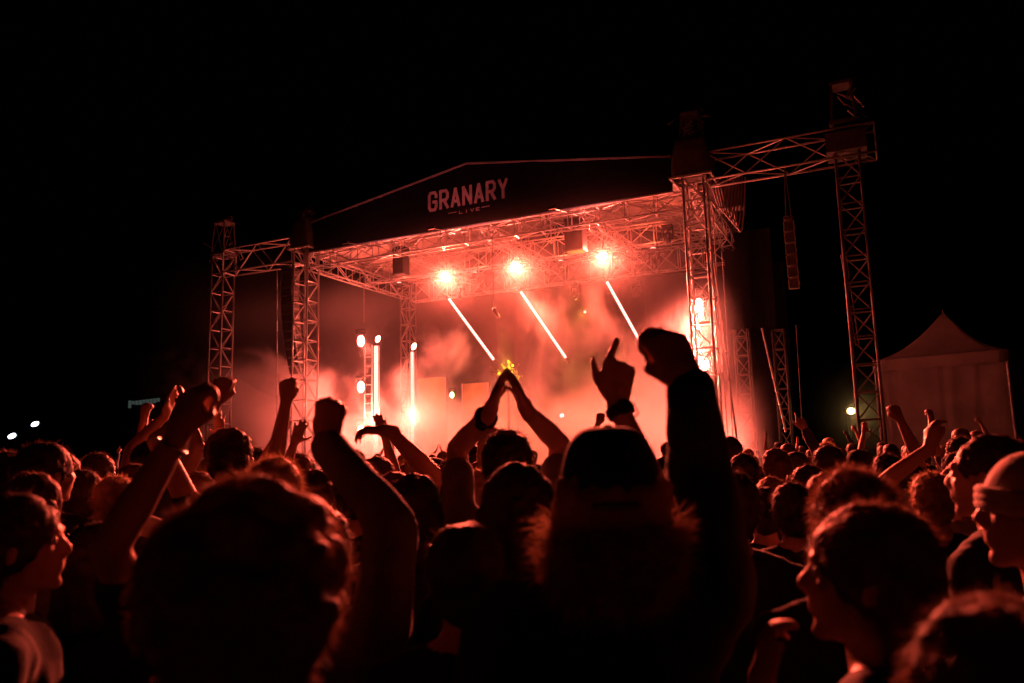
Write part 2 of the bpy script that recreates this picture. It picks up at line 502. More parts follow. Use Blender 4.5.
def drape(name, u0, v0, u1, v1, z0, z1, label, cat, m='black', amp=0.07, freq=3.2, parent=None):
    mb = MB(); n = max(8, int(math.hypot(u1 - u0, v1 - v0) * 10)); a, c = S(u0, v0, 0), S(u1, v1, 0)
    d = (c - a).normalized(); nn = Z.cross(d)
    vs, fs = [], []
    for i in range(n + 1):
        for j in range(9):
            k = j / 8; p = a + (c - a) * (i / n)
            o = amp * (1 - 0.35 * k) * math.sin(freq * math.hypot(u1 - u0, v1 - v0) * i / n * 2 + 1.5 * noise.noise(V((i * 0.2, k, 0))))
            vs.append(p + nn * o + Z * (z0 + (z1 - z0) * k))
    for i in range(n):
        for j in range(8): fs.append((i * 9 + j, (i + 1) * 9 + j, (i + 1) * 9 + j + 1, i * 9 + j + 1))
    mb.add(vs, fs); mb.add([p + nn * 0.012 for p in vs], [tuple(reversed(f)) for f in fs])
    o = mb.build(name, M[m], None, True, loc=(a + c) / 2 + Z * z0)
    return tag(o, label, cat)


drape('back_drape', 4.4, 9.4, 16.5, 9.4, 1.35, 9.2, 'wide black drape hanging across the back of the stage', 'drape')
uA, zA = fp(729, 330, DP - 1.6); uB, zB = fp(777, 328, DP - 1.6)
drape('side_drape', uA, DP - 1.6, uB, DP - 1.6, zA, 9.6, 'black rectangular drape hanging beside the right stage tower', 'drape', amp=0.025)

for (x0, y0, x1, y1, v, lab) in ((419, 379, 447, 452, 6.6, 'olive rectangular panel behind the taller tube light in smoke'),
                                 (463, 384, 490, 452, 6.9, 'olive rectangular panel standing right of the small green lamp')):
    u0, z1 = fp(x0, y0, v); u1, z0 = fp(x1, y1, v)
    t = thing('scenic_panel', lab, 'stage panel', S((u0 + u1) / 2, v, 1.35), 'olive stage panels')
    b = MB(); b.box(S((u0 + u1) / 2, v, (1.36 + z1) / 2), (u1 - u0, 0.06, z1 - 1.36), ROT); b.build('board', M['olive'], t)
    b = MB()
    for uu in (u0, u1): b.box(S(uu, v - 0.02, (1.36 + z1) / 2), (0.06, 0.12, z1 - 1.36 + 0.02), ROT)
    b.build('frame', M['truss_dark'], t)

# ------------------------------------------------------------------ lamps
def light(kind, name, loc, col, power, size=0.15, parent=None, aim=None, spot=None, blend=0.6):
    d = bpy.data.lights.new(name, kind); d.color = col; d.energy = power
    if kind in ('POINT', 'SPOT'): d.shadow_soft_size = size
    if kind == 'SPOT': d.spot_size = R_(spot or 90); d.spot_blend = blend
    o = bpy.data.objects.new(name, d); COL.objects.link(o)
    off = V((0, 0, 0)); p = parent
    while p is not None: off += p.location; p = p.parent
    o.location = V(loc) - off
    if parent: o.parent = parent
    if aim is not None:
        o.rotation_euler = (V(aim) - V(loc)).to_track_quat('-Z', 'Y').to_euler()
    return o


def fixture(px, py, v, r, label, power, target, group, wid=1.0, m='lamp', hang=None, name='stage_lamp', cat='stage lamp', spot=110, col=RED, hgt=1.0, body=True):
    u, z = fp(px, py, v); c = S(u, v, z)
    t = thing(name, label, cat, c, group)
    d = (V(target) - c).normalized(); q = d.to_track_quat('-Z', 'Y').to_matrix()
    if body:
        h = MB(); h.box(c - d * 0.19, (r * 2.3 * wid, r * 2.3 * hgt, 0.3), q); h.box(c - d * 0.38, (r * 1.5 * wid, r * 1.5 * hgt, 0.16), q); h.build('housing', M['blackmetal'], t)
        y = MB(); sx = q @ V((r * 1.35 * wid, 0, 0))
        topz = Z * (r * 1.9 * hgt)
        y.path([c - d * 0.2 + sx, c - d * 0.2 + sx + topz, c - d * 0.2 - sx + topz, c - d * 0.2 - sx], 0.02)
        if hang: y.tube(c - d * 0.2 + topz, V((c - d * 0.2).to_tuple()) * 1.0 + Z * (hang - c.z), 0.03)
        y.build('yoke', M['blackmetal'], t)
    ln = MB(); ln.ell(c, (r * wid, r * hgt, 0.05), q); ln.build('lens', M[m], t, True)
    if power:
        light('SPOT', 'lamp_light', c + d * 0.09, col, power, r * 0.7, t, V(target), spot)
    return t, c, d


CROWD = V((0, 6, 1.5))
GB = 'blinder lamps hanging from the stage roof'
BLP = 38000
for px, py, v, lab in ((445, 276, 2.4, 'leftmost blinding lamp hanging under the stage roof'),
                       (516, 266.5, 2.4, 'middle blinding lamp with the widest halo under the roof'),
                       (603, 256, 2.4, 'rightmost blinding lamp under the roof near the right tower')):
    t, c, d = fixture(px, py, v, 0.13, lab, 4200, CROWD, GB, wid=1.35, hang=9.1, name='blinder_lamp', spot=140)
    light('SPOT', 'blinder_beam', c + d * 0.12, (1.0, 0.095, 0.05), BLP, 0.12, t, V((0, 4, 1.6)), 62, 0.6)

# diagonal light bars below the blinders
GT = 'slanting light bars under the stage roof'
for (x0, y0, x1, y1, lab) in ((449, 299, 494, 360, 'slanting glowing bar below the leftmost blinding lamp'),
                              (521, 292, 566, 358, 'slanting glowing bar below the middle blinding lamp'),
                              (607, 282, 646, 352, 'slanting glowing bar below the rightmost blinding lamp')):
    u0, z0 = fp(x0, y0, 2.7); u1, z1 = fp(x1, y1, 2.7)
    a, c = S(u0, 2.7, z0), S(u1, 2.7, z1)
    t = thing('light_bar', lab, 'light bar', a, GT)
    mb = MB(); mb.tube(a, c, 0.042, 10); mb.build('tube', M['tube'], t, True)
    d = (c - a).normalized()
    for q, s in ((a, -1), (c, 1)):
        mb = MB(); mb.tube(q + d * s * 0.001, q + d * s * 0.14, 0.06, 10); mb.tube(q + d * s * 0.14, q + d * s * 0.24, 0.02, 6); mb.build('end_cap', M['blackmetal'], t, True)
    mb = MB()
    mb.tube(a - d * 0.24, S(u0, 2.7, 9.15), 0.012, 5); mb.build('hanger', M['cable'], t)
    mb = MB(); mb.tube(c + d * 0.24, S(u1, 2.7, 9.15), 0.006, 4); mb.build('hanger', M['blackmetal'], t)

# upright tubes at the left of the stage
GU = 'upright tube lights on the stage'
for (px, y0, y1, by, v, r, lab) in ((376.5, 346, 462, 339, 4.2, 0.085, 'upright tube light with a slanted bulb beside the lamp ladder'),
                                    (412.5, 352, 462, 346.5, 4.6, 0.06, 'upright tube light standing below the rear left tower')):
    u0, z0 = fp(px, y0, v)
    t = thing('tube_light', lab, 'tube light', S(u0, v, 1.34), GU)
    mb = MB(); mb.tube(S(u0 - 0.02, v, 1.5), S(u0 - 0.02, v, z0), r, 10); mb.build('tube', M['tubev'], t, True)
    rb_ = MB()
    for k in range(34):
        zz = 1.6 + (z0 - 1.65) * k / 33
        rb_.tube(S(u0 - 0.02, v, zz), S(u0 - 0.02, v, zz + 0.014), r * 1.08, 10)
    rb_.tube(S(u0 + r * 1.6, v, 1.36), S(u0 + r * 1.6, v, z0), 0.022); rb_.build('clip_rail', M['truss'], t)
    bs = MB(); bs.tube(S(u0, v, 1.345), S(u0, v, 1.5), 0.2, 14, 0.12); bs.build('base', M['blackmetal'], t, True)
    ub, zb = fp(px + 1, by, v)
    bl = MB(); bl.ell(S(ub + 0.02, v, zb), (0.09, 0.09, 0.15), Matrix.Rotation(R_(28), 3, VV)); bl.build('bulb', M['lamp'], t, True)
    light('POINT', 'lamp_light', S(u0, v - 0.3, 3.4), RED, 1400, 0.3, t)

# lamp ladder with three lamps
uL, zL = fp(367, 345, 4.2)
t = thing('lamp_ladder', 'slim upright ladder truss behind the three stacked lamps', 'ladder truss', S(uL, 4.3, 1.34))
for s in (-1, 1):
    mb = MB(); mb.tube(S(uL + s * 0.19, 4.3, 1.35), S(uL + s * 0.19, 4.3, zL), 0.03); mb.build('rail', M['truss'], t)
mb = MB()
for k in range(12): mb.tube(S(uL - 0.19, 4.3, 1.6 + 0.4 * k), S(uL + 0.19, 4.3, 1.6 + 0.4 * k), 0.02)
mb.build('rung', M['truss'], t)
GS = 'lamps stacked on the lamp ladder'
for py, lab, pw in ((341, 'topmost of the three lamps stacked on the slim ladder', 1600), (387, 'middle of the three lamps stacked on the slim ladder', 1600), (431, 'lowest lamp on the slim ladder beside a cupped hand', 1600)):
    fixture(361, py, 4.0, 0.13, lab, pw, CROWD + V((0, 0, 1)), GS, wid=1.15, hgt=1.9, spot=150)
# lamps at the right front tower
GRL = 'glaring lamps stacked beside the right front tower'
for px, py, rr, hg, pw, lab in ((699, 308, .13, 2.6, 3000, 'topmost glaring lamp inside the right front tower'), (694, 325, .13, 2.6, 3000, 'second glaring lamp down at the right front tower'),
                                (695, 344, .13, 2.8, 3000, 'third glaring lamp down at the right front tower'), (701, 364, .2, 1.2, 3000, 'widest and lowest glaring lamp at the right front tower')):
    fixture(px, py, 0.75, rr, lab, pw, V((-3, 5, 2)), GRL, wid=1.25 if hg < 1.5 else 1.0, hgt=hg, spot=140)
# floor washes added out of sight to light the smoke from behind
GF = 'added floor wash lamps along the back of the stage'
for k, (u, v, lab) in enumerate(((0.8, 7.8, 'leftmost'), (3.6, 8.4, 'second from left'), (1.2, 8.7, 'third from left'), (9.4, 8.7, 'third from right'), (12.0, 8.4, 'second from right'), (14.2, 7.6, 'rightmost'))):
    c = S(u, v, 1.62)
    t = thing('added_wash_lamp', 'added red floor wash lamp at the back of the stage, %s of six' % lab, 'stage lamp', S(u, v, 1.345), GF)
    mb = MB(); mb.box(c - Z * 0.1 + VV * 0.12, (0.42, 0.3, 0.3), ROT); mb.build('housing', M['blackmetal'], t)
    mb = MB(); mb.box(c - Z * 0.23, (0.5, 0.4, 0.06), ROT); mb.build('base', M['blackmetal'], t)
    mb = MB(); mb.ell(c - VV * 0.06 - Z * 0.08, (0.15, 0.04, 0.13), ROT); mb.build('lens', M['lamp'], t, True)
    light('SPOT', 'lamp_light', c - VV * 0.2, RED, (16000, 14000, 13000, 13500, 12000, 6500)[k], 0.25, t, S(WD / 2 + (u - WD / 2) * 0.9, -1, 3.2), 118, 1.0)
# red up-lights added on the roof trusses to light the canopy
for k, u in enumerate((2.2, 5.7, 9.3, 12.8)):
    c = S(u, 3.1, 8.75)
    t = thing('added_roof_uplight', 'small added red uplight on the middle roof truss, %s from left' % ('first', 'second', 'third', 'fourth')[k], 'stage lamp', c, 'added red uplights on the middle roof truss')
    mb = MB(); mb.tube(c - Z * 0.25, c - Z * 0.02, 0.11, 12); mb.build('housing', M['blackmetal'], t, True)
    mb = MB(); mb.ell(c + Z * 0.0, (0.09, 0.09, 0.03)); mb.build('lens', M['tubev'], t, True)
    mb = MB(); mb.path([c - Z * 0.12 + U * 0.14, c + U * 0.14 + Z * 0.3], 0.018); mb.build('yoke', M['blackmetal'], t)
    light('SPOT', 'lamp_light', c + Z * 0.06, (1, 0.10, 0.04), 130, 0.12, t, S(u, 3.0, 12), 165, 0.8)
# small white, green lamps and yellow accent
fixture(562, 415.5, 6.0, 0.06, 'tiny white lamp shining through the smoke at centre stage', 0, CROWD, None, m='ledwhite', wid=1.3, name='spark_lamp')
fixture(452, 395, 4.6, 0.10, 'small pale green lamp between the two olive panels', 60, CROWD, None, m='green', hgt=1.3, wid=0.9, name='green_lamp', col=(0.5, 1, 0.4))
t, c, d = fixture(585, 312, 8.6, 0.05, 'small amber lamp high on the black back drape', 1500, S(8.4, 3.0, 5.5), None, m='tubev', name='amber_lamp', col=(1.0, 0.42, 0.05), spot=80)

# small flowering plant on a plinth, lit yellow by an added spotlight
uP, zP = fp(508, 381, 1.2)
t = thing('plant_stand', 'tall slim black plinth under the small yellow lit plant', 'plinth', S(uP, 1.2, 1.34))
mb = MB(); mb.box(S(uP, 1.2, 1.38), (0.5, 0.5, 0.06), ROT); mb.build('foot', M['blackmetal'], t)
mb = MB(); mb.tube(S(uP, 1.2, 1.41), S(uP, 1.2, zP - 0.35), 0.05, 10); mb.build('post', M['blackmetal'], t, True)
mb = MB(); mb.tube(S(uP, 1.2, zP - 0.35), S(uP, 1.2, zP - 0.05), 0.13, 14, 0.17); mb.build('pot', M['blackmetal'], t, True)
t = thing('plant', 'small leafy plant glowing yellow above the clapping hands', 'plant', S(uP, 1.2, zP - 0.05))
mb = MB(); lf = MB()
for k in range(34):
    a = rnd.uniform(0, 6.28); e = rnd.uniform(0.15, 1.5); ln_ = rnd.uniform(0.35, 0.8)
    d = V((math.cos(a) * math.cos(e), math.sin(a) * math.cos(e), math.sin(e)))
    p = S(uP, 1.2, zP - 0.06); q = p + d * ln_
    mb.tube(p, q, 0.012, 4, 0.005)
    for m_ in range(4):
        c2 = p + d * ln_ * (0.55 + 0.15 * m_) + V((rnd.uniform(-.06, .06), rnd.uniform(-.06, .06), rnd.uniform(-.05, .06)))
        lf.ell(c2, (0.05, 0.02, 0.055), Matrix.Rotation(rnd.uniform(0, 3), 3, 'X') @ Matrix.Rotation(rnd.uniform(0, 3), 3, 'Z'), 6, 4)
mb.build('stem', M['wood'], t); lf.build('leaves', M['leaf'], t)
light('SPOT', 'added_amber_spot', S(uP + 0.3, 0.12, 6.08), (1.0, 0.66, 0.03), 5000, 0.05, None, S(uP, 1.2, zP + 0.3), 24)  # added light that turns the plant yellow
t = thing('added_spotlight', 'little amber spotlight added to light the small plant yellow', 'stage lamp', S(uP + 0.3, -0.1, 6.3))
mb = MB(); mb.tube(S(uP + 0.3, -0.4, 6.5), S(uP + 0.3, -0.05, 6.25), 0.07, 10); mb.build('housing', M['blackmetal'], t, True)
mb = MB(); mb.tube(S(uP + 0.3, -0.4, 6.5), S(uP + 0.3, -0.4, 9.2), 0.012, 5); mb.build('hanger', M['cable'], t)

# lamps added on short arms below the banner to light its lettering
for k, (u, lab) in enumerate(((3.6, 'leftmost'), (7.0, 'middle'), (11.2, 'rightmost'))):
    c = S(u, -2.3, 8.95)
    t = thing('added_banner_lamp', '%s of three tiny black lamps added on arms to light the banner' % lab, 'added lamp', c, 'added lamps lighting the banner')
    mb = MB(); mb.tube(S(u, -0.2, 9.3), c + VV * 0.05, 0.018); mb.build('arm', M['blackmetal'], t)
    mb = MB(); mb.box(c, (0.24, 0.1, 0.08), ROT); mb.build('housing', M['black'], t)
    light('SPOT', 'lamp_light', c + Z * 0.09, (1, 0.16, 0.16), 110, 0.08, t, S(u, -0.1, 10.9), 120, 1.0)

# ------------------------------------------------------------------ loudspeakers
def line_array(u, v, ztop, n, label, tilt0, curve, wid=0.8, hgt=0.36, dep=0.5, m='blackmetal', hang=9.3):
    t = thing('line_array', label, 'loudspeaker', S(u, v, ztop), 'hanging loudspeaker columns')
    p = V((0, 0)); a = tilt0
    fr = MB(); fr.box(S(u, v, ztop + 0.08), (wid, dep * 1.2, 0.1), ROT)
    for s in (-1, 1): fr.tube(S(u + s * wid * 0.3, v, ztop + 0.1), S(u, v, hang), 0.015)
    fr.build('rigging_frame', M['cover'], t)
    y, z = v, ztop
    for k in range(n):
        rot = ROT @ Matrix.Rotation(a, 3, 'X')
        dn = rot @ V((0, 0, -1))
        c = S(u, y, z) + dn * hgt / 2
        bx = MB(); bx.box(c, (wid, dep, hgt * 0.92), rot)
        o = bx.build('speaker_box', M['truss_dark'], t)
        for s in (-1, 1):
            sp = MB(); sp.box(c + rot @ V((s * wid * 0.53, -0.02, 0)), (0.03, dep * 0.8, hgt * 0.22), rot); sp.box(c + rot @ V((s * wid * 0.53, -dep * .42, 0)), (0.03, 0.06, hgt * 0.9), rot); sp.build('side_plate', M['truss'], o)
        gr = MB(); gr.box(c + rot @ V((0, -dep / 2 - 0.008, 0)), (wid * 0.94, 0.012, hgt * 0.78), rot); gr.build('grille', M['cover'], o)
        e = S(u, y, z) + dn * hgt
        y = (e - L0).dot(VV); z = e.z
        a += curve
    return t


uS, zS = fp(291, 272, -0.15)
line_array(uS, -0.15, zS, 12, 'curved loudspeaker column hanging left of the left front tower', R_(-3), R_(2.0), 0.5, 0.33, 0.45)
uS, zS = fp(789, 222, 0.2)
line_array(uS, 0.2, zS, 6, 'short loudspeaker column hanging under the right wing beam', R_(2), R_(1.5), 0.25, 0.33, 0.4, hang=10.0)
uS, zS = fp(722, 182, 0.3)
t = thing('cable_bundle', 'slung bundle of cables and straps behind the right tower head', 'cable bundle', S(uS, 0.5, zS))
mb = MB()
for k in range(7):
    p0 = S(uS - 0.35 + 0.08 * k, 0.45 + 0.05 * k, zS + 0.2); pts_ = []
    for j in range(9):
        q = j / 8
        pts_.append(p0 + U * (0.5 * q) - Z * (1.0 + 0.12 * k) * math.sin(math.pi * q))
    mb.path(pts_, 0.03)
mb.build('cable', M['cable'], t)
mb = MB(); mb.box(S(uS + 0.1, 0.9, zS - 0.25), (0.7, 0.5, 0.95), ROT); mb.build('hoist_bag', M['cover'], t)

# hanging fixtures in silhouette under the roof
for px, y0, y1, v, wpx, lab in ((401, 248, 275, 1.2, 13, 'black speaker cabinet hanging under the left roof edge'), (575, 219, 252, 0.9, 18, 'black speaker cabinet hanging in front of the right blinders')):
    u, z1 = fp(px, y0, v); _, z0 = fp(px, y1, v); w = wpx / 27.5
    t = thing('hanging_speaker', lab, 'loudspeaker', S(u, v, z1), 'black speakers hanging under the roof')
    bx = MB(); bx.box(S(u, v, (z0 + z1) / 2), (w, 0.45, z1 - z0), ROT); bx.build('cabinet', M['blackmetal'], t)
    gr = MB(); gr.box(S(u, v - 0.24, (z0 + z1) / 2), (w * 0.9, 0.02, (z1 - z0) * 0.92), ROT); gr.build('grille', M['black'], t)
    hg = MB()
    for s in (-1, 1): hg.tube(S(u + s * w * 0.35, v, z1), S(u + s * w * 0.35, v, z1 + 0.35), 0.02)
    hg.box(S(u, v, z1 + 0.36), (w * 1.1, 0.08, 0.06), ROT); hg.build('bracket', M['blackmetal'], t)
for k, (px, py, v) in enumerate(((548, 268, 6.4), (618, 262, 6.4), (655, 262, 6.2), (489, 280, 6.4), (668, 235, 3.4), (636, 290, 6.8), (575, 292, 7.0), (462, 292, 6.8))):
    u, z = fp(px, py, v)
    t = thing('moving_head', 'dark unlit moving lamp on the rear truss, number %s counted from its hanging spot' % 'x', 'stage lamp', S(u, v, z), 'unlit moving lamps on the rear trusses')
    t['label'] = 'dark unlit moving lamp hanging on the rear roof trusses'
    mb = MB(); mb.box(S(u, v, z + 0.28), (0.36, 0.3, 0.14), ROT); mb.tube(S(u, v, z + 0.35), S(u, v, 9.0), 0.025); mb.build('base', M['blackmetal'], t)
    mb = MB(); mb.box(S(u - 0.19, v, z + 0.08), (0.05, 0.16, 0.34), ROT); mb.box(S(u + 0.19, v, z + 0.08), (0.05, 0.16, 0.34), ROT); mb.build('yoke', M['blackmetal'], t)
    mb = MB(); mb.capsule(S(u, v + 0.05, z + 0.02), S(u, v - 0.1, z - 0.2), 0.13, 0.14); mb.build('head', M['blackmetal'], t, True)

# cables and poles
def cable(p, q, label, r=0.014, cat='cable', sag=0.0, name='cable', m='cable'):
    mb = MB(); n = 8; p, q = V(p), V(q)
    mb.path([p + (q - p) * (i / n) - Z * sag * math.sin(math.pi * i / n) for i in range(n + 1)], r, 5)
    return tag(mb.build(name, M[m], None, True, loc=p), label, cat)


def fpw(px, py, v):
    u, z = fp(px, py, v); return S(u, v, z)


cable(fpw(277, 268, 0), fpw(277, 440, 0), 'thin cable hanging straight left of the curved loudspeaker column', 0.022)
cable(fpw(364, 275, 3.6), fpw(364, 322, 3.6), 'thin cable hanging from the left roof truss above the lamps', 0.014)
cable(fpw(708, 215, 0.7), fpw(737, 440, 0.5), 'thick cable running down the right side of the right front tower', 0.03)
cable(fpw(713, 215, 0.8), fpw(728, 440, 0.8), 'thin cable beside the thick cable on the right front tower', 0.018)
cable(fpw(722, 250, 0.8), fpw(733, 440, 1.5), 'slack cable between the right front tower and the rear tower', 0.018, sag=0.25)
cable(fpw(762, 328, 3), fpw(786, 432, 3), 'leaning red lit pole right of the rear stage tower', 0.035, 'pole', name='pole', m='truss')
cable(fpw(796, 325, 5), fpw(803, 440, 5), 'thin upright wire standing right of the leaning pole', 0.014)
for k, (x0, x1) in enumerate(((841, 856), (846, 859))):
    cable(fpw(x0, 255, 0.3), fpw(x1, 345, 0.3), ('left' if k == 0 else 'right') + ' one of two slack wires beside the rightmost tower', 0.018, sag=0.0)

# ------------------------------------------------------------------ smoke
SM = (27.0, 19.0, 10.4)   # size in u, v, z
sc_ = S(4.8, 6.2, 0.1 + SM[2] / 2)
mb = MB(); mb.box((0, 0, 0), SM)
smoke = mb.build('smoke', None)
smoke.location = sc_; smoke.rotation_euler = (0, 0, ANG)
tag(smoke, 'red lit stage smoke drifting over the stage floor', 'smoke', kind='stuff')
sm = bpy.data.materials.new('smoke_volume'); sm.use_nodes = True
nt = sm.node_tree; nt.nodes.clear(); N = nt.nodes; Lk = nt.links
out = N.new('ShaderNodeOutputMaterial'); pv = N.new('ShaderNodeVolumePrincipled')
pv.inputs['Color'].default_value = (0.9, 0.9, 0.9, 1); pv.inputs['Anisotropy'].default_value = 0.25
tc = N.new('ShaderNodeTexCoord')


def math_(op, a, b=None, c=None, clamp=False):
    n = N.new('ShaderNodeMath'); n.operation = op; n.use_clamp = clamp
    for i, x in enumerate((a, b, c)):
        if x is None: continue
        if isinstance(x, (int, float)): n.inputs[i].default_value = x
        else: Lk.new(x, n.inputs[i])
    return n.outputs[0]


def mapr(x, a, b, c, d, smooth=True):
    n = N.new('ShaderNodeMapRange'); n.interpolation_type = 'SMOOTHSTEP' if smooth else 'LINEAR'
    Lk.new(x, n.inputs['Value'])
    for k, v_ in zip(('From Min', 'From Max', 'To Min', 'To Max'), (a, b, c, d)): n.inputs[k].default_value = v_
    return n.outputs['Result']


sx = N.new('ShaderNodeSeparateXYZ'); Lk.new(tc.outputs['Object'], sx.inputs[0])
nz = N.new('ShaderNodeTexNoise'); nz.inputs['Scale'].default_value = 0.28; nz.inputs['Detail'].default_value = 4.5; nz.inputs['Roughness'].default_value = 0.58; nz.inputs['Distortion'].default_value = 0.9
mp = N.new('ShaderNodeMapping'); mp.inputs['Location'].default_value = (1.3, 7.7, 1.3); mp.inputs['Scale'].default_value = (1, 1, 0.85)
Lk.new(tc.outputs['Object'], mp.inputs['Vector']); Lk.new(mp.outputs['Vector'], nz.inputs['Vector'])
zz = sx.outputs['Z']
hz = mapr(zz, -4.6, 3.4, 0.27, -0.245, False)      # more smoke low down
pl = mapr(math_('ADD', nz.outputs['Fac'], hz), 0.52, 0.73, 0.0, 1.0)
ex = math_('SUBTRACT', SM[0] / 2, math_('ABSOLUTE', sx.outputs['X'])); ey = math_('SUBTRACT', SM[1] / 2, math_('ABSOLUTE', sx.outputs['Y'])); ez = math_('SUBTRACT', SM[2] / 2, zz)
edge = math_('MULTIPLY', math_('MULTIPLY', mapr(ex, 0, 4.0, 0, 1), mapr(ey, 0, 4.0, 0, 1)), mapr(ez, 0.0, 2.5, 0, 1))
dens = math_('MULTIPLY', math_('ADD', math_('MULTIPLY', math_('MULTIPLY', pl, mapr(sx.outputs['Y'], -8.0, -5.2, 0.12, 1.0)), 0.50), math_('ADD', 0.005, mapr(math_('SQRT', math_('ADD', math_('POWER', math_('ADD', sx.outputs['Y'], 4.1), 2.0), math_('POWER', math_('SUBTRACT', zz, 2.65), 2.0))), 0.0, 1.5, 0.036, 0.0))), edge)  # smoke thickened along the blinder row to give the lamps halos
dens = math_('MULTIPLY', dens, mapr(sx.outputs['X'], 8.9, 11.6, 1.0, 0.0))
fx = math_('POWER', math_('ADD', sx.outputs['X'], -10.2), 2.0); fy = math_('POWER', math_('ADD', sx.outputs['Y'], 5.6), 2.0); fz = math_('POWER', math_('MULTIPLY', math_('ADD', zz, 0.2), 0.55), 2.0)
dens = math_('ADD', dens, mapr(math_('SQRT', math_('ADD', fx, math_('ADD', fy, fz))), 0.0, 1.25, 0.20, 0.0))  # smoke thickened at the right tower lamps to imitate their flare
Lk.new(dens, pv.inputs['Density'])
Lk.new(pv.outputs[0], out.inputs['Volume'])
smoke.data.materials.append(sm)
sm.cycles.volume_step_rate = 0.6 if hasattr(sm.cycles, 'volume_step_rate') else 1

# ------------------------------------------------------------------ ground and far things
mb = MB()
mb.add([V((-500, -40, 0)), V((500, -40, 0)), V((500, 900, 0)), V((-500, 900, 0))], [(0, 1, 2, 3)])
tag(mb.build('ground', M['grass']), 'dark trampled grass field under the crowd', 'ground', kind='structure')


def marquee(cx, cy, half, zw, zp, yaw, label, m='tent', sags=0.19, group=None):
    t = thing('marquee_tent', label, 'tent', (cx, cy, 0), group)
    c = V((cx, cy, 0)); rz = Matrix.Rotation(yaw, 3, 'Z')
    n = 12; vs = []; fs = []
    rim = []
    for k in range(4):
        a = rz @ V((half * (1, -1, -1, 1)[k], half * (1, 1, -1, -1)[k], 0)); b_ = rz @ V((half * (-1, -1, 1, 1)[k], half * (1, -1, -1, 1)[k], 0))
        for i in range(n): rim.append(a + (b_ - a) * (i / n))
    rings = 9; nr = len(rim)
    for j in range(rings):
        q = j / (rings - 1)
        for p in rim:
            zz_ = zw + (zp - zw) * (q - sags * math.sin(math.pi * q) * 0.9) - 0.0
            vs.append(c + p * (1 - q * 0.985) * 1.03 + Z * (zz_ + 0.03 * math.sin(7 * (p.x + p.y)) * (1 - q)))
    for j in range(rings - 1):
        for i in range(nr): fs.append((j * nr + i, j * nr + (i + 1) % nr, (j + 1) * nr + (i + 1) % nr, (j + 1) * nr + i))
    fs.append(tuple(range((rings - 1) * nr, rings * nr)))
    r = MB(); r.add(vs, fs); r.build('roof', M[m], t, True)
    vb = MB(); vs = []; fs = []
    for j in range(3):
        for i, p in enumerate(rim):
            vs.append(c + p * 1.032 + Z * (zw + 0.02 - 0.35 * j / 2 - (0.05 * abs(math.sin(i * 1.57)) if j == 2 else 0)))
    for j in range(2):
        for i in range(nr): fs.append((j * nr + i, j * nr + (i + 1) % nr, (j + 1) * nr + (i + 1) % nr, (j + 1) * nr + i))
    vb.add(vs, fs); vb.build('valance', M[m], t, True)
    for k in range(4):
        w = MB(); a = rz @ V((half * (1, -1, -1, 1)[k], half * (1, 1, -1, -1)[k], 0)); b_ = rz @ V((half * (-1, -1, 1, 1)[k], half * (1, -1, -1, 1)[k], 0))
        nn = (b_ - a).normalized().cross(Z); vs = []; fs = []; m_ = 60
        for i in range(m_ + 1):
            for j in range(6):
                q = j / 5
                o = 0.022 * math.sin(i * 0.31 + 5 * noise.noise(V((i * .13, q, k)))) * (1 - 0.5 * q)
                vs.append(c + a * 0.985 + (b_ - a) * 0.985 * (i / m_) + nn * o + Z * (0.02 + (zw - 0.1) * q))
        for i in range(m_):
            for j in range(5): fs.append((i * 6 + j, (i + 1) * 6 + j, (i + 1) * 6 + j + 1, i * 6 + j + 1))
        w.add(vs, fs); w.build('side_wall', M[m], t, True)
        pm = MB(); pm.tube(c + a * 1.0, c + a * 1.0 + Z * zw, 0.05); pm.build('pole', M['truss_dark'], t)
    fm = MB(); fm.tube(c + Z * (zp - 0.1), c + Z * (zp + 0.12), 0.04, 6, 0.02); fm.build('finial', M['truss_dark'], t)
    return t


# right tent: corners at px ~880 and ~1010, eave y~352, peak (930,316)
d_t = 27.0
pk = W(943, 313, d_t); ev = W(950, 353, d_t - 2.5)
marquee(pk.x, pk.y, 1.9, ev.z, pk.z, R_(-38), 'pale canvas tent with pointed roof right of the rightmost tower')
pk = W(238, 378, 46); ev = W(250, 408, 44)
marquee(pk.x, pk.y, 3.0, ev.z, pk.z, R_(38), 'pale pointed tent glowing in smoke behind the left stage towers')
p = W(910, 428, 16)
cable(p, V((p.x, p.y, 0)), 'thin upright post standing before the pale tent', 0.03, 'post', name='post', m='truss')

# hall far left with a faint lit sign strip
c = W(95, 415, 140)
hall = thing('hall', 'long dim hall far left behind the field with a faint lit strip', 'building', (c.x, c.y, 0))
rz = Matrix.Rotation(R_(-20), 3, 'Z')
mb = MB(); mb.box((c.x, c.y, 3.4), (34, 12, 6.8), rz); mb.build('wall', M['wall'], hall)
mb = MB()
pf = [rz @ V((x, y, 0)) for x, y in ((-17.5, 0), (17.5, 0))]
a = [V((c.x, c.y, 0)) + rz @ V(q) for q in ((-17.6, -1.2, 6.81), (17.6, -1.2, 6.81), (17.6, 1.2, 6.81), (-17.6, 1.2, 6.81), (-17.6, 0, 9.0), (17.6, 0, 9.0))]
mb.add(a, [(0, 1, 5, 4), (2, 3, 4, 5), (0, 4, 3), (1, 2, 5), (0, 3, 2, 1)]); mb.build('roof', M['wall'], hall)
for k in range(5):
    mb = MB(); q = V((c.x, c.y, 0)) + rz @ V((-13 + 6.5 * k, -6.03, 1.6)); mb.box(q, (2.2, 0.08, 3.0), rz); mb.build('door', M['blackmetal'], hall)
s0 = W(128, 405, 84); s1 = W(160, 401, 84)
t = thing('sign_board', 'faint greenish lit strip sign far left above the crowd', 'sign', (s0 + s1) / 2)
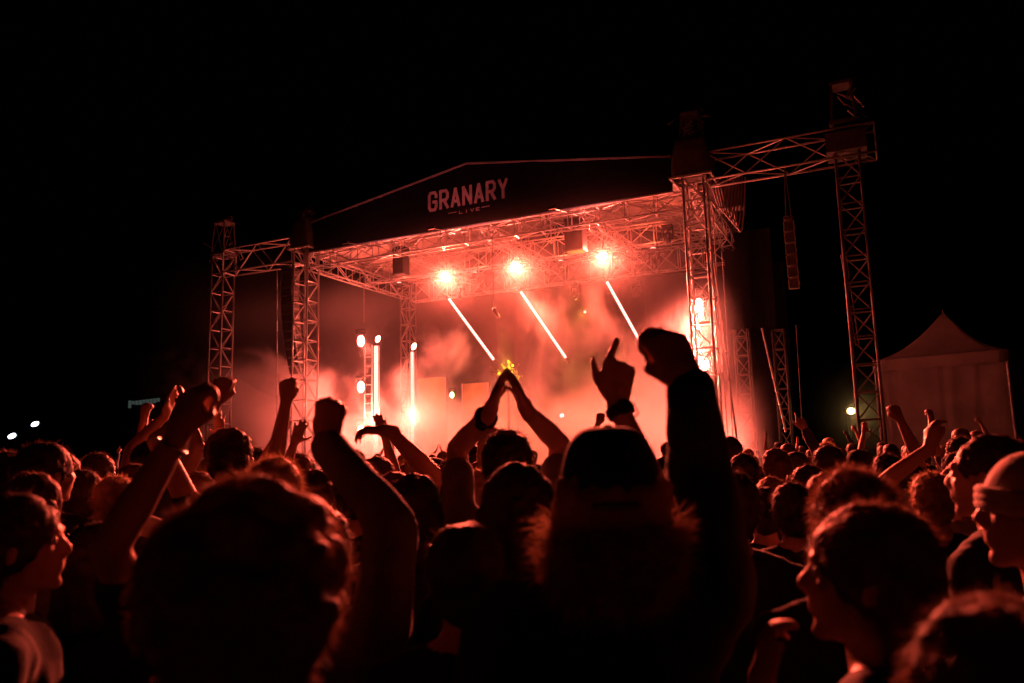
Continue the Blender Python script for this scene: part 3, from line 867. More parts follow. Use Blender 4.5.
d = (s1 - s0); rr = Matrix.Rotation(math.atan2(d.y, d.x), 3, 'Z')
mb = MB(); mb.box((s0 + s1) / 2 + V((0, 0.12, 0)), (d.length * 1.05, 0.15, 1.0), rr); mb.build('backing', M['wall'], t)
mb = MB()
for k in range(9):
    q = s0 + d * ((k + 0.5) / 9); hh = (0.8, .35, .45, .5, .8, .9, .8, .5, .4)[k]
    mb.box(q + V((0, -0.0, (0.35 - hh / 2) * (-1 if k == 0 else 1))), (d.length / 9 * 0.8, 0.06, hh), rr)
mb.build('lit_panel', M['sign'], t)
for s in (-1, 1):
    mb = MB(); q = (s0 + s1) / 2 + d * 0.45 * s + V((0, 0.2, 0)); mb.tube(q, V((q.x, q.y, 0)), 0.08); mb.build('post', M['blackmetal'], t)


def flood(px, py, dd, m, label, col, power, r=0.25, wid=1.0, target=None, tilt=0.3):
    c = W(px, py, dd)
    t = thing('flood_lamp', label, 'flood lamp', (c.x, c.y, 0))
    mb = MB(); mb.tube(V((c.x, c.y + 0.3, 0)), V((c.x, c.y + 0.3, c.z)), 0.07, 8); mb.build('post', M['blackmetal'], t)
    rot = Matrix.Rotation(tilt, 3, 'Y')
    mb = MB(); mb.box(c + V((0, 0.13, 0)), (r * 2.4 * wid, 0.2, r * 2.2), rot); mb.build('housing', M['blackmetal'], t)
    mb = MB(); mb.ell(c, (r * wid, 0.04, r), rot); mb.build('lens', M[m], t, True)
    if power: light('SPOT', 'lamp_light', c + V((0, -0.1, 0)), col, power, r, t, target or (c + V((0, -10, -3))), 120)
    return t


flood(12, 436, 55, 'white', 'lower of two cold white flood lamps at far left', (0.7, 0.85, 1), 30, 0.17, 1.7, None, -0.35)
flood(35, 424, 58, 'white', 'upper of two cold white flood lamps at far left', (0.7, 0.85, 1), 30, 0.17, 1.7, None, -0.35)
flood(851, 411, 33, 'warm', 'warm yellow flood lamp behind the rightmost tower', (1, 0.55, 0.16), 200, 0.13, 1.2, None, 0.0)
# glow round the warm lamp comes from a ball of mist added for it
mb = MB(); mb.box((0, 0, 0), (9, 9, 6.0))
c = W(851, 411, 33)
hs = mb.build('mist', None); hs.location = (c.x, c.y, 3.05)
tag(hs, 'thin mist added to give the warm yellow flood lamp its glow', 'mist', kind='stuff')
hm = bpy.data.materials.new('glow_mist_volume'); hm.use_nodes = True
nt2 = hm.node_tree; nt2.nodes.clear()
o2 = nt2.nodes.new('ShaderNodeOutputMaterial'); p2 = nt2.nodes.new('ShaderNodeVolumePrincipled')
p2.inputs['Color'].default_value = (0.9, 0.9, 0.9, 1); p2.inputs['Density'].default_value = 0.03
tc2 = nt2.nodes.new('ShaderNodeTexCoord'); ln2 = nt2.nodes.new('ShaderNodeVectorMath'); ln2.operation = 'LENGTH'
nt2.links.new(tc2.outputs['Object'], ln2.inputs[0]); mr2 = nt2.nodes.new('ShaderNodeMapRange'); mr2.interpolation_type = 'SMOOTHSTEP'
mr2.inputs['From Max'].default_value = 2.9; mr2.inputs['To Min'].default_value = 0.07; mr2.inputs['To Max'].default_value = 0.0
nt2.links.new(ln2.outputs['Value'], mr2.inputs['Value']); nt2.links.new(mr2.outputs['Result'], p2.inputs['Density'])
nt2.links.new(p2.outputs[0], o2.inputs['Volume']); hs.data.materials.append(hm)

# ------------------------------------------------------------------ people
def remeshed(mb, name, vox, it=4, fac=0.5):
    me = mb.mesh(name)
    o = bpy.data.objects.new(name, me); COL.objects.link(o)
    m = o.modifiers.new('r', 'REMESH'); m.mode = 'VOXEL'; m.voxel_size = vox
    if it:
        s = o.modifiers.new('s', 'SMOOTH'); s.factor = fac; s.iterations = it
    dg = bpy.context.evaluated_depsgraph_get(); dg.update()
    out = bpy.data.meshes.new_from_object(o.evaluated_get(dg))
    bpy.data.objects.remove(o); bpy.data.meshes.remove(me)
    out.name = name
    out.polygons.foreach_set('use_smooth', [True] * len(out.polygons))
    return out


def child(me, name, m, root, label=None):
    o = bpy.data.objects.new(name, me); COL.objects.link(o); o.parent = root
    me.materials.clear(); me.materials.append(m)
    if label: o['label'] = label
    return o


HANDS = {  # per finger: three joint angles (degrees) and splay; thumb mode
    'fist': ([(62, 104, 66, 0.05), (66, 106, 66, .01), (70, 106, 66, -.02), (76, 104, 66, -.07)], 'over'),
    'loosefist': ([(40, 86, 60, .05), (42, 90, 60, .01), (48, 92, 60, -.03), (58, 92, 60, -.08)], 'over'),
    'open': ([(8, 10, 6, .16), (4, 8, 5, .04), (6, 8, 6, -.08), (10, 10, 8, -.22)], 'out'),
    'flat': ([(6, 6, 4, .03), (4, 5, 4, .0), (5, 6, 4, -.02), (8, 8, 6, -.05)], 'along'),
    'relaxed': ([(30, 38, 22, .05), (34, 42, 24, 0), (38, 44, 24, -.03), (42, 44, 24, -.06)], 'along'),
    'point': ([(2, 5, 3, -0.34), (72, 98, 60, 0), (82, 100, 62, 0), (88, 100, 62, -.02)], 'up'),
    'cupflat': ([(26, 34, 18, .05), (28, 36, 18, 0), (32, 36, 20, -.03), (36, 38, 20, -.06)], 'along'),
    'cup': ([(40, 42, 24, .05), (42, 45, 26, 0), (46, 46, 28, -.03), (52, 46, 28, -.06)], 'out'),
}


def add_hand(mb, w, f, n, side, pose, s=1.0, fat=1.0):
    f = f.normalized(); n = (n - f * n.dot(f)).normalized()
    l = f.cross(n) if side == 'R' else n.cross(f)
    spec, tm = HANDS[pose]
    mb.capsule(w - f * 0.02 * s, w + f * 0.03 * s, 0.026 * s, 0.028 * s)
    mb.ell(w + f * 0.05 * s, (0.030 * s, 0.016 * s, 0.048 * s), Matrix((l, n, f)).transposed(), 12, 8)
    mb.ell(w + f * 0.04 * s + l * 0.024 * s + n * 0.010 * s, (0.018 * s, 0.016 * s, 0.034 * s), Matrix((l, n, f)).transposed(), 10, 7)
    for k in range(4):
        o = (1.5, .5, -.5, -1.5)[k]
        ln = (.074, .082, .077, .060)[k] * s; rr = (.0094, .0096, .0092, .0082)[k] * s * fat
        base = w + f * (.094, .099, .095, .084)[k] * s + l * o * .0212 * s + n * (.003, -.002, .0, .004)[k] * s
        if pose in ('fist', 'loosefist', 'point') and not (pose == 'point' and k == 0): mb.ell(base + f * .004 * s, (.0122 * s,) * 3, None, 8, 6)
        mb.capsule(w + f * .018 * s + l * o * .013 * s, base, .0140 * s, .0120 * s, 8)
        a = 0; p = base; d = l * spec[k][3]
        for j in range(3):
            a += math.radians(spec[k][j])
            dd = (f * math.cos(a) + n * math.sin(a) + d * math.cos(a)).normalized()
            q = p + dd * ln * (.46, .30, .24)[j]
            mb.capsule(p, q, rr * (1.08, 1, .93)[j], rr * (1, .93, .82)[j], 8)
            p = q
    b = w + f * .028 * s + l * .030 * s + n * .006 * s
    if tm == 'out': pts = [b, b + (f * .5 + l * .8 + n * .25).normalized() * .042 * s, b + (f * .62 + l * .72 + n * .25).normalized() * .076 * s]
    elif tm == 'along': pts = [b, b + (f * .85 + l * .42 + n * .3).normalized() * .042 * s, b + (f * .95 + l * .28 + n * .3).normalized() * .074 * s]
    elif tm == 'up': pts = [b, b + (f * .8 + l * .55 + n * .1).normalized() * .045 * s, b + (f * .95 + l * .42 - n * .05).normalized() * .088 * s]
    else: pts = [b, b + (f * .72 + l * .28 + n * .6).normalized() * .046 * s, b + f * .052 * s - l * .022 * s + n * .052 * s]
    mb.capsule(pts[0], pts[1], .0135 * s, .0112 * s, 8); mb.capsule(pts[1], pts[2], .0112 * s, .0092 * s, 8)


def strands(mb, src, rng, count, length, width, droop=0.3, spread=0.5, zmin=-9, curl=0.0, keep=None):
    """thin tapering hair ribbons growing from a hair mesh"""
    polys = [p for p in src.polygons if p.center.z > zmin and (keep is None or keep(p.center))]
    if not polys: return
    vs, fs = mb.v, mb.f
    for _ in range(count):
        p = rng.choice(polys)
        n = p.normal
        c = p.center - n * 0.004
        d = (n + V((rng.gauss(0, 1), rng.gauss(0, 1), rng.gauss(0, 1))) * spread).normalized()
        ln = length * rng.uniform(0.45, 1.25)
        side = d.cross(V((rng.gauss(0, 1), rng.gauss(0, 1), rng.gauss(0, 1)))).normalized()
        ph = rng.uniform(0, 6.28)
        o = len(vs); m = 4; q = c.copy()
        for k in range(m):
            t = k / (m - 1); ww = width * (1 - 0.85 * t)
            cu = side * (curl * math.sin(ph + 5 * t)) if curl else V((0, 0, 0))
            vs.append(q + cu + side * ww); vs.append(q + cu - side * ww)
            d = (d - V((0, 0, 1)) * droop * 0.5).normalized()
            q = q + d * (ln / (m - 1))
        for k in range(m - 1): fs.append([o + 2 * k, o + 2 * k + 1, o + 2 * k + 3, o + 2 * k + 2])


STAGE_C = V((0.5, 28.5, 0))


def make_person(x, y, h, yaw=None, arms=None, head=(0, 6), hair='short', hairc=0, skin=0, top='black', sleeve='short', vox=0.012, ns=900,
                shoulder=1.0, girth=1.0, watch=None, extras=(), label=None, group='concertgoers watching the stage', bangle=None, strandw=0.0011, z0=0.0, fuzz=1.0, hs=1.0, fat=1.0, it=None):
    """arms: {'L': (wrist_target_world, hint_world, hand_pose, hand_dir or None, palm_dir)}"""
    s = h / 1.75
    if yaw is None:
        d = STAGE_C - V((x, y, 0)); yaw = math.atan2(d.y, d.x) - math.pi / 2
    rng = random.Random(int(abs(x * 931 + y * 577) * 10))
    root_loc = V((x, y, z0)); Rz = Matrix.Rotation(yaw, 3, 'Z'); Ri = Rz.transposed()
    body, shirt, trou = MB(), MB(), MB()
    P = lambda a, b_, c: V((a * s, b_ * s, c * s))
    g = girth
    # trunk
    for mb, e in ((body, 0), (shirt, 0.016)):
        mb.ell(P(0, 0, .97), ((.155 * g + e) * s, (.108 * g + e) * s, (.14 + e) * s))
        mb.ell(P(0, .005, 1.12), ((.138 * g + e) * s, (.098 * g + e) * s, (.17 + e) * s))
        mb.ell(P(0, -.005, 1.29), ((.158 * g * shoulder + e) * s, (.108 * g + e) * s, (.19 + e) * s))
        mb.capsule(P(-.12 * shoulder, -.01, 1.39), P(.12 * shoulder, -.01, 1.39), (.070 + e * .8) * s)
    for sx in (-1, 1):
        for mb, e in ((body, 0), (shirt, .012)):
            mb.capsule(P(sx * .02, -.012, 1.475 - e), P(sx * .14 * shoulder, -.01, 1.425), (.048 + e * .7) * s, (.05 + e) * s)
    hy, hp = math.radians(head[0]), math.radians(head[1])
    hr = Matrix.Rotation(hy, 3, 'Z') @ Matrix.Rotation(hp, 3, 'X')
    nb = P(0, -.012, 1.50)
    HC = nb + hr @ P(0, .030, .138)       # centre of the head
    body.capsule(P(0, -.015, 1.40), HC + hr @ P(0, -.012, -.06), .058 * s, .053 * s)
    H = lambda a, b_, c: HC + hr @ P(a, b_, c)
    body.ell(H(0, -.012, .022), (.076 * s, .097 * s, .090 * s), hr)
    body.ell(H(0, .030, -.030), (.060 * s, .064 * s, .082 * s), hr)
    body.capsule(H(-.038, .015, -.075), H(0, .068, -.098), .022 * s, .020 * s); body.capsule(H(.038, .015, -.075), H(0, .068, -.098), .022 * s, .020 * s)
    body.capsule(H(0, .084, .012), H(0, .103, -.022), .008 * s, .0115 * s); body.ell(H(-.012, .096, -.030), (.009 * s, .012 * s, .008 * s), hr, 8, 6); body.ell(H(.012, .096, -.030), (.009 * s, .012 * s, .008 * s), hr, 8, 6)
    body.capsule(H(-.030, .080, .026), H(.030, .080, .026), .012 * s)
    body.capsule(H(-.016, .087, -.054), H(.016, .087, -.054), .0075 * s); body.capsule(H(-.014, .084, -.066), H(.014, .084, -.066), .0085 * s)
    for sx in (-1, 1):
        body.ell(H(sx * .077, -.004, -.012), (.010 * s, .019 * s, .032 * s), hr @ Matrix.Rotation(sx * .3, 3, 'Z'), 10, 8)
        body.ell(H(sx * .04, .062, -.022), (.022 * s, .02 * s, .024 * s), hr, 8, 6)
    # legs and feet
    for sx in (-1, 1):
        a, k, f_ = P(sx * .085, 0, .93), P(sx * .10, .015, .50), P(sx * .105, -.01, .09)
        for mb, e in ((body, 0), (trou, .014)):
            mb.capsule(a, k, (.082 * g + e) * s, (.056 + e) * s); mb.capsule(k, f_, (.055 + e) * s, (.038 + e * 1.4) * s)
        trou.ell(P(0, 0, .95), (.168 * g * s, .122 * g * s, .11 * s))
        body.capsule(P(sx * .105, -.03, .045), P(sx * .12, .13, .035), .036 * s, .030 * s)
    # arms
    wr = {}
    for side in 'LR':
        sx = -1 if side == 'L' else 1
        spec = (arms or {}).get(side)
        l1, l2 = .295 * s, .262 * s
        if spec is None:
            Sh = P(sx * .185 * shoulder, -.012, 1.405)
            e_ = Sh + P(sx * .06, -.05, -.285); w_ = e_ + P(-sx * .03, .13, -.215); hd, palm, pose = (w_ - e_), V((-sx, 0.2, 0)), 'relaxed'
        else:
            tgt, hint, pose, hd, palm = spec
            T = Ri @ (V(tgt) - root_loc); hint = Ri @ V(hint)
            upf = max(0, min(1, (T.z - 1.5 * s) / (.3 * s)))
            Sh = P(sx * (.185 * shoulder - .02 * upf), -.012, 1.405 + .055 * upf)
            d = T - Sh; L_ = d.length
            if L_ > l1 + l2 - .005:
                if VERB: print('clamp', label, side, round(L_, 3), round(l1 + l2, 3))
                k_ = min(1.16, L_ / (l1 + l2 - .005)); l1 *= k_; l2 *= k_
                d = d.normalized() * min(L_, l1 + l2 - .004); L_ = d.length
            w_ = Sh + d
            a_ = max(-1, min(1, (l1 * l1 + L_ * L_ - l2 * l2) / (2 * l1 * L_)))
            u_ = d.normalized(); hn = (hint - u_ * hint.dot(u_)).normalized()
            e_ = Sh + u_ * l1 * a_ + hn * l1 * math.sqrt(max(0, 1 - a_ * a_))
            palm = Ri @ V(palm)
            hd = (w_ - e_) if hd is None else Ri @ V(hd)
        body.capsule(Sh, e_, .050 * s * g, .040 * s); body.capsule(e_, e_ + (w_ - e_) * .35, .040 * s, .041 * s); body.capsule(e_ + (w_ - e_) * .35, w_, .041 * s, .0265 * s)
        add_hand(body, w_, hd, palm, side, pose, s * hs, fat)
        wr[side] = (e_, w_)
        if sleeve == 'short':
            shirt.capsule(Sh, Sh + (e_ - Sh) * .62, .066 * s * g, .062 * s)
        elif sleeve == 'long':
            shirt.capsule(Sh, e_, .070 * s * g, .058 * s); shirt.capsule(e_, e_ + (w_ - e_) * .93, .056 * s, .040 * s)
        elif sleeve == 'loose':
            shirt.capsule(Sh, e_, .082 * s * g, .068 * s); shirt.capsule(e_, e_ + (w_ - e_) * .95, .066 * s, .047 * s)
        else:
            shirt.capsule(Sh, Sh + (e_ - Sh) * .10, .060 * s * g, .058 * s)
    bm_ = remeshed(body, 'person', vox, it or (3 if vox < .009 else 2))
    root = bpy.data.objects.new('person', bm_); COL.objects.link(root)
    bm_.materials.clear(); bm_.materials.append(SKIN[skin])
    root.location = root_loc; root.rotation_euler = (0, 0, yaw)
    tag(root, label, 'person', group)
    sm_ = remeshed(shirt, 'shirt', max(vox, .013), 3)
    for v in sm_.vertices:   # creases
        nn = noise.noise(V((v.co.x * 9, v.co.y * 9, v.co.z * 5)) + V((x, y, 0))) * .010 + noise.noise(V((v.co.x * 22, v.co.y * 22, v.co.z * 13))) * .004
        v.co += v.normal * nn
    child(sm_, 'shirt', CLOTH[top], root)
    child(remeshed(trou, 'trousers', .024, 2), 'trousers', M['denim'], root)
    sh = MB()
    for sx in (-1, 1): sh.capsule(P(sx * .105, -.035, .05), P(sx * .122, .15, .04), .048 * s, .042 * s)
    child(sh.mesh('shoes', smooth=True), 'shoes', M['shoe'], root)
    # hair
    if hair != 'bald':
        hb = MB(); rx = .012 if vox > .015 else 0
        if hair in ('short', 'crop', 'spiky', 'cap', 'beanie'):
            e = {'short': .012, 'crop': .005, 'spiky': .012, 'cap': .004, 'beanie': .004}[hair]
            hb.ell(H(0, -.018, .026), ((.078 + e) * s, (.096 + e) * s, (.089 + e) * s), hr)
            hb.ell(H(0, -.045, -.03), ((.066 + e * .6) * s, (.058 + e * .6) * s, (.07 + e * .5) * s), hr)
        elif hair == 'curly':
            hb.ell(H(0, -.022, .030), (.112 * s * fuzz, .128 * s * fuzz, .112 * s * fuzz), hr)
            hb.ell(H(0, -.05, -.05), (.108 * s * fuzz, .088 * s * fuzz, .115 * s), hr)
            for _ in range(85):
                a, e_a = rng.uniform(0, 6.28), rng.uniform(-.6, 1.5)
                p = H(.108 * fuzz * math.cos(a) * math.cos(e_a), -.03 + .120 * fuzz * math.sin(a) * math.cos(e_a), .02 + .108 * fuzz * math.sin(e_a))
                if (hr.transposed() @ (p - HC)).y < .06 * s: hb.ell(p, (rng.uniform(.016, .038) * s,) * 3, None, 8, 6)
        elif hair in ('bob', 'long', 'longcap', 'tied'):
            e = -.002 if hair == 'longcap' else .014
            hb.ell(H(0, -.020, .024), ((.080 + e) * s, (.096 + e) * s, (.090 + e) * s), hr)
            low = {'bob': -.16, 'long': -.30, 'longcap': -.155, 'tied': -.05}[hair]
            wide = {'bob': .074, 'long': .078, 'longcap': .080, 'tied': .06}[hair]
            for k in range(7):
                t = (k - 3) / 3
                ang = t * 1.35
                p0 = H(.074 * math.sin(ang), -.03 - .062 * math.cos(ang), .0)
                p1 = HC + Matrix.Rotation(hy, 3, 'Z') @ P(wide * math.sin(ang) * 1.12, -.035 - .062 * math.cos(ang), low)
                hb.capsule(p0, p1, .032 * s, (.030 if hair != 'tied' else .02) * s)
            if hair == 'tied':
                hb.ell(H(0, -.125, .03), (.036 * s, .036 * s, .036 * s), hr)
                hb.capsule(H(0, -.13, .02), H(0, -.15, -.16), .03 * s, .018 * s)
        hm_ = remeshed(hb, 'hair', max(vox, .009), 2)
        amp = {'curly': .009, 'bob': .007, 'long': .008, 'longcap': .010}.get(hair, .008)
        for v in hm_.vertices:
            v.co += v.normal * amp * (noise.noise(v.co * (30 if hair != 'curly' else 42)) + .6 * noise.noise(v.co * 75))
        hm_.update()
        sb = MB()
        sb.v = [v.co.copy() for v in hm_.vertices]; sb.f = [list(p.vertices) for p in hm_.polygons]
        inv = hr.transposed()
        def keep(c):
            q = inv @ (c - HC)
            return not (q.y > .045 * s and q.z < .03 * s) and not (hair == 'longcap' and q.z > -.05 * s)
        zlow = (HC.z - .14 * s) if hair in ('short', 'crop', 'spiky', 'cap', 'beanie') else -9
        if hair in ('cap', 'beanie'): ns_ = ns // 4
        else: ns_ = ns
        pr = {'short': (.026, .5, .55, 0), 'crop': (.010, .1, .3, 0), 'spiky': (.024, .2, .5, 0), 'curly': (.020, .3, 1.0, .006), 'bob': (.022, .8, .4, .002), 'long': (.022, .8, .4, .002),
              'longcap': (.052, .22, .65, .006), 'tied': (.014, .4, .4, 0), 'cap': (.01, .4, .3, 0), 'beanie': (.01, .4, .3, 0)}[hair]
        strands(sb, hm_, rng, ns_, pr[0] * fuzz, strandw, pr[1], pr[2], zlow, pr[3], keep)
        hme = bpy.data.meshes.new('hair'); hme.from_pydata(sb.v, [], sb.f); hme.polygons.foreach_set('use_smooth', [True] * len(hme.polygons))
        bpy.data.meshes.remove(hm_)
        child(hme, 'hair', HAIR[hairc], root)
    if hair in ('cap', 'longcap'):
        cb = MB(); n = 28; vs, fs = [], []
        for j in range(10):
            t = j / 9 * math.pi / 2
            for i in range(n):
                a = 2 * math.pi * i / n
                bulge = 1 + .012 * abs(math.sin(3 * a))
                vs.append(H(.089 * math.cos(a) * math.cos(t) ** .55 * bulge, -.014 + .106 * math.sin(a) * math.cos(t) ** .55 * bulge, .004 + .108 * math.sin(t) ** 1.1))
        for j in range(9):
            for i in range(n): fs.append((j * n + i, j * n + (i + 1) % n, (j + 1) * n + (i + 1) % n, (j + 1) * n + i))
        fs.append(tuple(range(9 * n, 10 * n)))
        cb.add(vs, fs)
        for i in range(n):   # lower band, open arch at the back
            a0, a1 = 2 * math.pi * i / n, 2 * math.pi * (i + 1) / n
            def bz(a): return -.022 if math.sin(a) > -.93 else .0
            cb.add([H(.0895 * math.cos(a0), -.014 + .1065 * math.sin(a0), .010), H(.0895 * math.cos(a1), -.014 + .1065 * math.sin(a1), .010),
                    H(.088 * math.cos(a1), -.014 + .105 * math.sin(a1), bz(a1)), H(.088 * math.cos(a0), -.014 + .105 * math.sin(a0), bz(a0))], [(0, 1, 2, 3)])
        cb.ell(H(0, -.014, .111), (.009 * s, .009 * s, .005 * s), hr, 8, 5)
        co = child(cb.mesh('cap', smooth=True), 'cap', CLOTH[extras[0] if extras else 'charcoal'], root)
        bb = MB(); vs, fs = [], []
        for j in range(5):
            for i in range(13):
                a = math.pi * (0.14 + 0.72 * i / 12); q = j / 4
                vs.append(H(.088 * math.cos(a) * (1 + .05 * q), -.014 + .104 * math.sin(a) + .075 * q * math.sin(a), -.004 - .022 * q - .018 * abs(math.cos(a)) * q))
        for j in range(4):
            for i in range(12): fs.append((j * 13 + i, j * 13 + i + 1, (j + 1) * 13 + i + 1, (j + 1) * 13 + i))
        bb.add(vs, fs); bb.add([p + hr @ P(0, 0, -.004) for p in vs], [tuple(reversed(f)) for f in fs])
        child(bb.mesh('brim', smooth=True), 'brim', CLOTH[extras[0] if extras else 'charcoal'], co)
        sp = MB()
        sp.path([H(.089 * math.cos(a), -.0145 + .107 * math.sin(a), -.018) for a in [math.pi * (1.36 + .28 * k / 8) for k in range(9)]], .009 * s, 6)
        child(sp.mesh('strap', smooth=True), 'strap', CLOTH['grey'], co)
    if hair == 'beanie':
        cb = MB(); n = 32; vs, fs = [], []
        for j in range(12):
            t = j / 11 * math.pi / 2
            for i in range(n):
                a = 2 * math.pi * i / n
                rr = 1 + .010 * math.cos(16 * a)
                vs.append(H(.093 * math.cos(a) * math.cos(t) ** .75 * rr, -.016 + .112 * math.sin(a) * math.cos(t) ** .75 * rr, .006 + .112 * math.sin(t) - .03 * math.sin(a) * -1 * (1 - t / 1.57) * -.4))
        for j in range(11):
            for i in range(n): fs.append((j * n + i, j * n + (i + 1) % n, (j + 1) * n + (i + 1) % n, (j + 1) * n + i))
        fs.append(tuple(range(11 * n, 12 * n)))
        cb.add(vs, fs)
        co = child(cb.mesh('knit_cap', smooth=True), 'knit_cap', CLOTH[extras[0] if extras else 'grey'], root)
        cf = MB()
        for hh_, rr_ in ((-.004, .011), (.010, .011), (.024, .010)):
            cf.ring([H(.0945 * math.cos(a), -.016 + .1135 * math.sin(a), hh_ + .012 * math.sin(a)) for a in [2 * math.pi * k / 40 for k in range(40)]], rr_ * s, hr @ Z, 8)
        child(cf.mesh('cuff', smooth=True), 'cuff', CLOTH[extras[0] if extras else 'grey'], co)
    if vox < .010:
        for sx in (-1, 1):
            em = MB(); em.ell(H(sx * .031, .072, .004), (.0125 * s, .0125 * s, .0125 * s), hr, 10, 8)
            child(em.mesh('eye', smooth=True), 'eye', M['eye'], root)
    for ws, nm, m_ in ((watch, 'wristwatch', 'strap'), (bangle, 'bracelet', 'steel')):
        if ws:
            e_, w_ = wr[ws]; d = (w_ - e_).normalized(); c = w_ - d * .022 * s
            ax = d.orthogonal().normalized(); bx = d.cross(ax); wb = MB()
            rad, th = (.034, .009) if nm == 'wristwatch' else (.033, .004)
            wb.ring([c + (ax * math.cos(a) + bx * math.sin(a)) * rad * s for a in [2 * math.pi * k / 24 for k in range(24)]], th * s, d, 6)
            if nm == 'wristwatch':
                for off in (-.009, .009): wb.ring([c + d * off + (ax * math.cos(a) + bx * math.sin(a)) * rad * s for a in [2 * math.pi * k / 24 for k in range(24)]], .007 * s, d, 6)
            o = child(wb.mesh(nm, smooth=True), nm, M[m_], root)
            if nm == 'wristwatch':
                fm = MB(); back = Ri @ V((0.2, -1, 0)); back = (back - d * back.dot(d)).normalized()
                fm.tube(c + back * rad * s, c + back * (rad + .014) * s, .021 * s, 16); child(fm.mesh('watch_face', smooth=False), 'watch_face', M['blackmetal'], o)
    return root


VERB = False


def at_head(px, py, d):
    p = W(px, py, d); return p.x, p.y, p.z


def hero(px, py, d, label, arm=None, **kw):
    x, y, h = at_head(px, py, d)
    hadd = {'curly': .03, 'spiky': .02, 'short': .012, 'bob': .014, 'long': .014, 'tied': .014, 'longcap': .012, 'beanie': .012}.get(kw.get('hair', 'short'), 0)
    arms = {}
    for side, spec in (arm or {}).items():
        (ax, ay, ad), hint, pose, hd, palm = spec
        arms[side] = (W(ax, ay, ad), hint, pose, hd, palm)
    if VERB: print('hero', round(h, 2), label)
    return make_person(x, y, h - hadd, arms=arms, label=label, **kw)


FW, BK, LF, RT = V((0, 1, 0)), V((0, -1, 0)), V((-1, 0, 0)), V((1, 0, 0))
# --- nearest figures
hero(258, 488, .97, 'very close blurred person with a big curly head of hair at lower left', hair='curly', hairc=1, vox=.008, ns=7000, head=(-12, 4), top='black', strandw=.0008, fuzz=1.0, shoulder=.95)
hero(607, 420, 1.38, 'person in a cap with long frizzy hair raising a dark sleeved fist', {'R': ((690, 386, 1.34), V((.22, .9, -.15)), 'loosefist', V((-.42, .12, 1)), V((-.25, 1, 0)))},
     hs=1.0, it=4, hair='longcap', hairc=2, vox=.0075, ns=10000, head=(2, 4), top='black', sleeve='loose', extras=('black',), yaw=R_(-3), shoulder=1.02, strandw=.0010)
hero(586, 452, 2.2, 'person hidden behind the cap holding one finger up with a watch on', {'R': ((617, 404, 2.05), V((.3, -.5, -.6)), 'point', V((.10, .05, 1)), V((.1, 1, 0)))},
     hs=1.12, fat=1.22, hair='short', vox=.0065, ns=800, watch='R', top='navy')
hero(506, 430, 2.65, 'person clapping both hands high overhead with a dark wristwatch', {'L': ((489, 414, 2.6), V((-.45, .9, -.1)), 'flat', V((.26, .55, .8)), V((.9, -.2, -.2))), 'R': ((527, 411, 2.6), V((.45, .9, -.1)), 'flat', V((-.30, .5, .8)), V((-.9, -.2, -.2)))},
     hair='short', hairc=0, vox=.0065, ns=1800, watch='L', top='grey', skin=0, yaw=R_(3))
hero(517, 463, 1.78, 'person with smooth dark bobbed hair in front of the clapping arms', hair='bob', vox=.009, ns=1500, top='black', head=(0, 4), strandw=.0009)
hero(415, 473, 2.45, 'person with rounded dark hair between the sleeve and the clapping person', hair='bob', vox=.011, ns=1400, top='charcoal')
hero(318, 505, 1.78, 'person behind the curly head punching a fist up in a long grey sleeve', {'R': ((327, 443, 1.70), V((1, -.6, -.3)), 'fist', V((.06, .05, 1)), V((0.05, 1, 0)))},
     hair='short', vox=.007, ns=800, top='grey', sleeve='loose', skin=1, shoulder=1.0)
hero(222, 508, 1.62, 'person behind the curly head raising a big fist with a thin bracelet', {'L': ((177, 437, 1.5), V((-.6, -.5, -.5)), 'loosefist', V((.25, .1, 1)), V((.5, .85, 0)))},
     hair='short', vox=.007, ns=800, top='charcoal', bangle='L', shoulder=.98)
hero(231, 428, 3.3, 'person with cropped dark hair raising a lit bare arm beside the left tower', {'L': ((215, 403, 3.2), V((-.8, -.1, -.5)), 'fist', V((.3, .1, 1)), FW)},
     hair='short', vox=.0075, ns=1200, top='black', sleeve='none', head=(-14, 5))
hero(318, 470, 3.4, 'person raising a thin dark arm with a small fist left of the bright tower', {'L': ((286, 402, 3.35), V((-.7, -.2, -.6)), 'fist', V((.06, 0, 1)), FW)}, hair='short', vox=.0075, ns=700, top='navy')
hero(276, 455, 2.4, 'person with short fluffy fair hair glowing below the thin raised arm', hair='spiky', hairc=2, vox=.011, ns=3500, top='black', strandw=.0009)
hero(452, 460, 3.05, 'person reaching one cupped hand sideways before the upright tube lights', {'L': ((390, 431, 2.95), V((.8, -.1, -.8)), 'cupflat', V((-1, .1, .12)), V((-.2, .25, -1)))}, hair='short', vox=.007, ns=900, top='grey', skin=1)
hero(20, 492, 1.72, 'person at the left edge turning a lit profile toward the stage', hair='bob', hairc=0, vox=.0075, ns=2000, top='black', yaw=R_(-62), head=(-8, 4), skin=0)
hero(46, 442, 3.0, 'person with a shadowed head standing behind the lit left profile', hair='short', vox=.011, ns=900, top='black', head=(-25, 4))
hero(1036, 447, 1.45, 'person in a pale knit cap at the right edge facing left', hair='beanie', vox=.0075, ns=800, top='charcoal', yaw=R_(52), head=(10, 3), extras=('white',), skin=0)
hero(988, 437, 2.1, 'person with flat topped hair and glowing face edge beside the knit cap', hair='crop', vox=.0085, ns=1200, top='black', yaw=R_(35), head=(14, 3), skin=0)
hero(956, 464, 3.3, 'person raising one loosely closed hand before the pale tent', {'L': ((930, 448, 3.25), V((-.6, .3, -1)), 'relaxed', V((.18, .1, 1)), V((1, .3, 0)))}, hair='short', vox=.0075, ns=700, top='white', sleeve='short', yaw=R_(12))
hero(848, 466, 1.62, 'person with spiky short hair rimmed with light behind the long haired profile', hair='spiky', hairc=1, vox=.009, ns=5500, top='black', strandw=.0008)
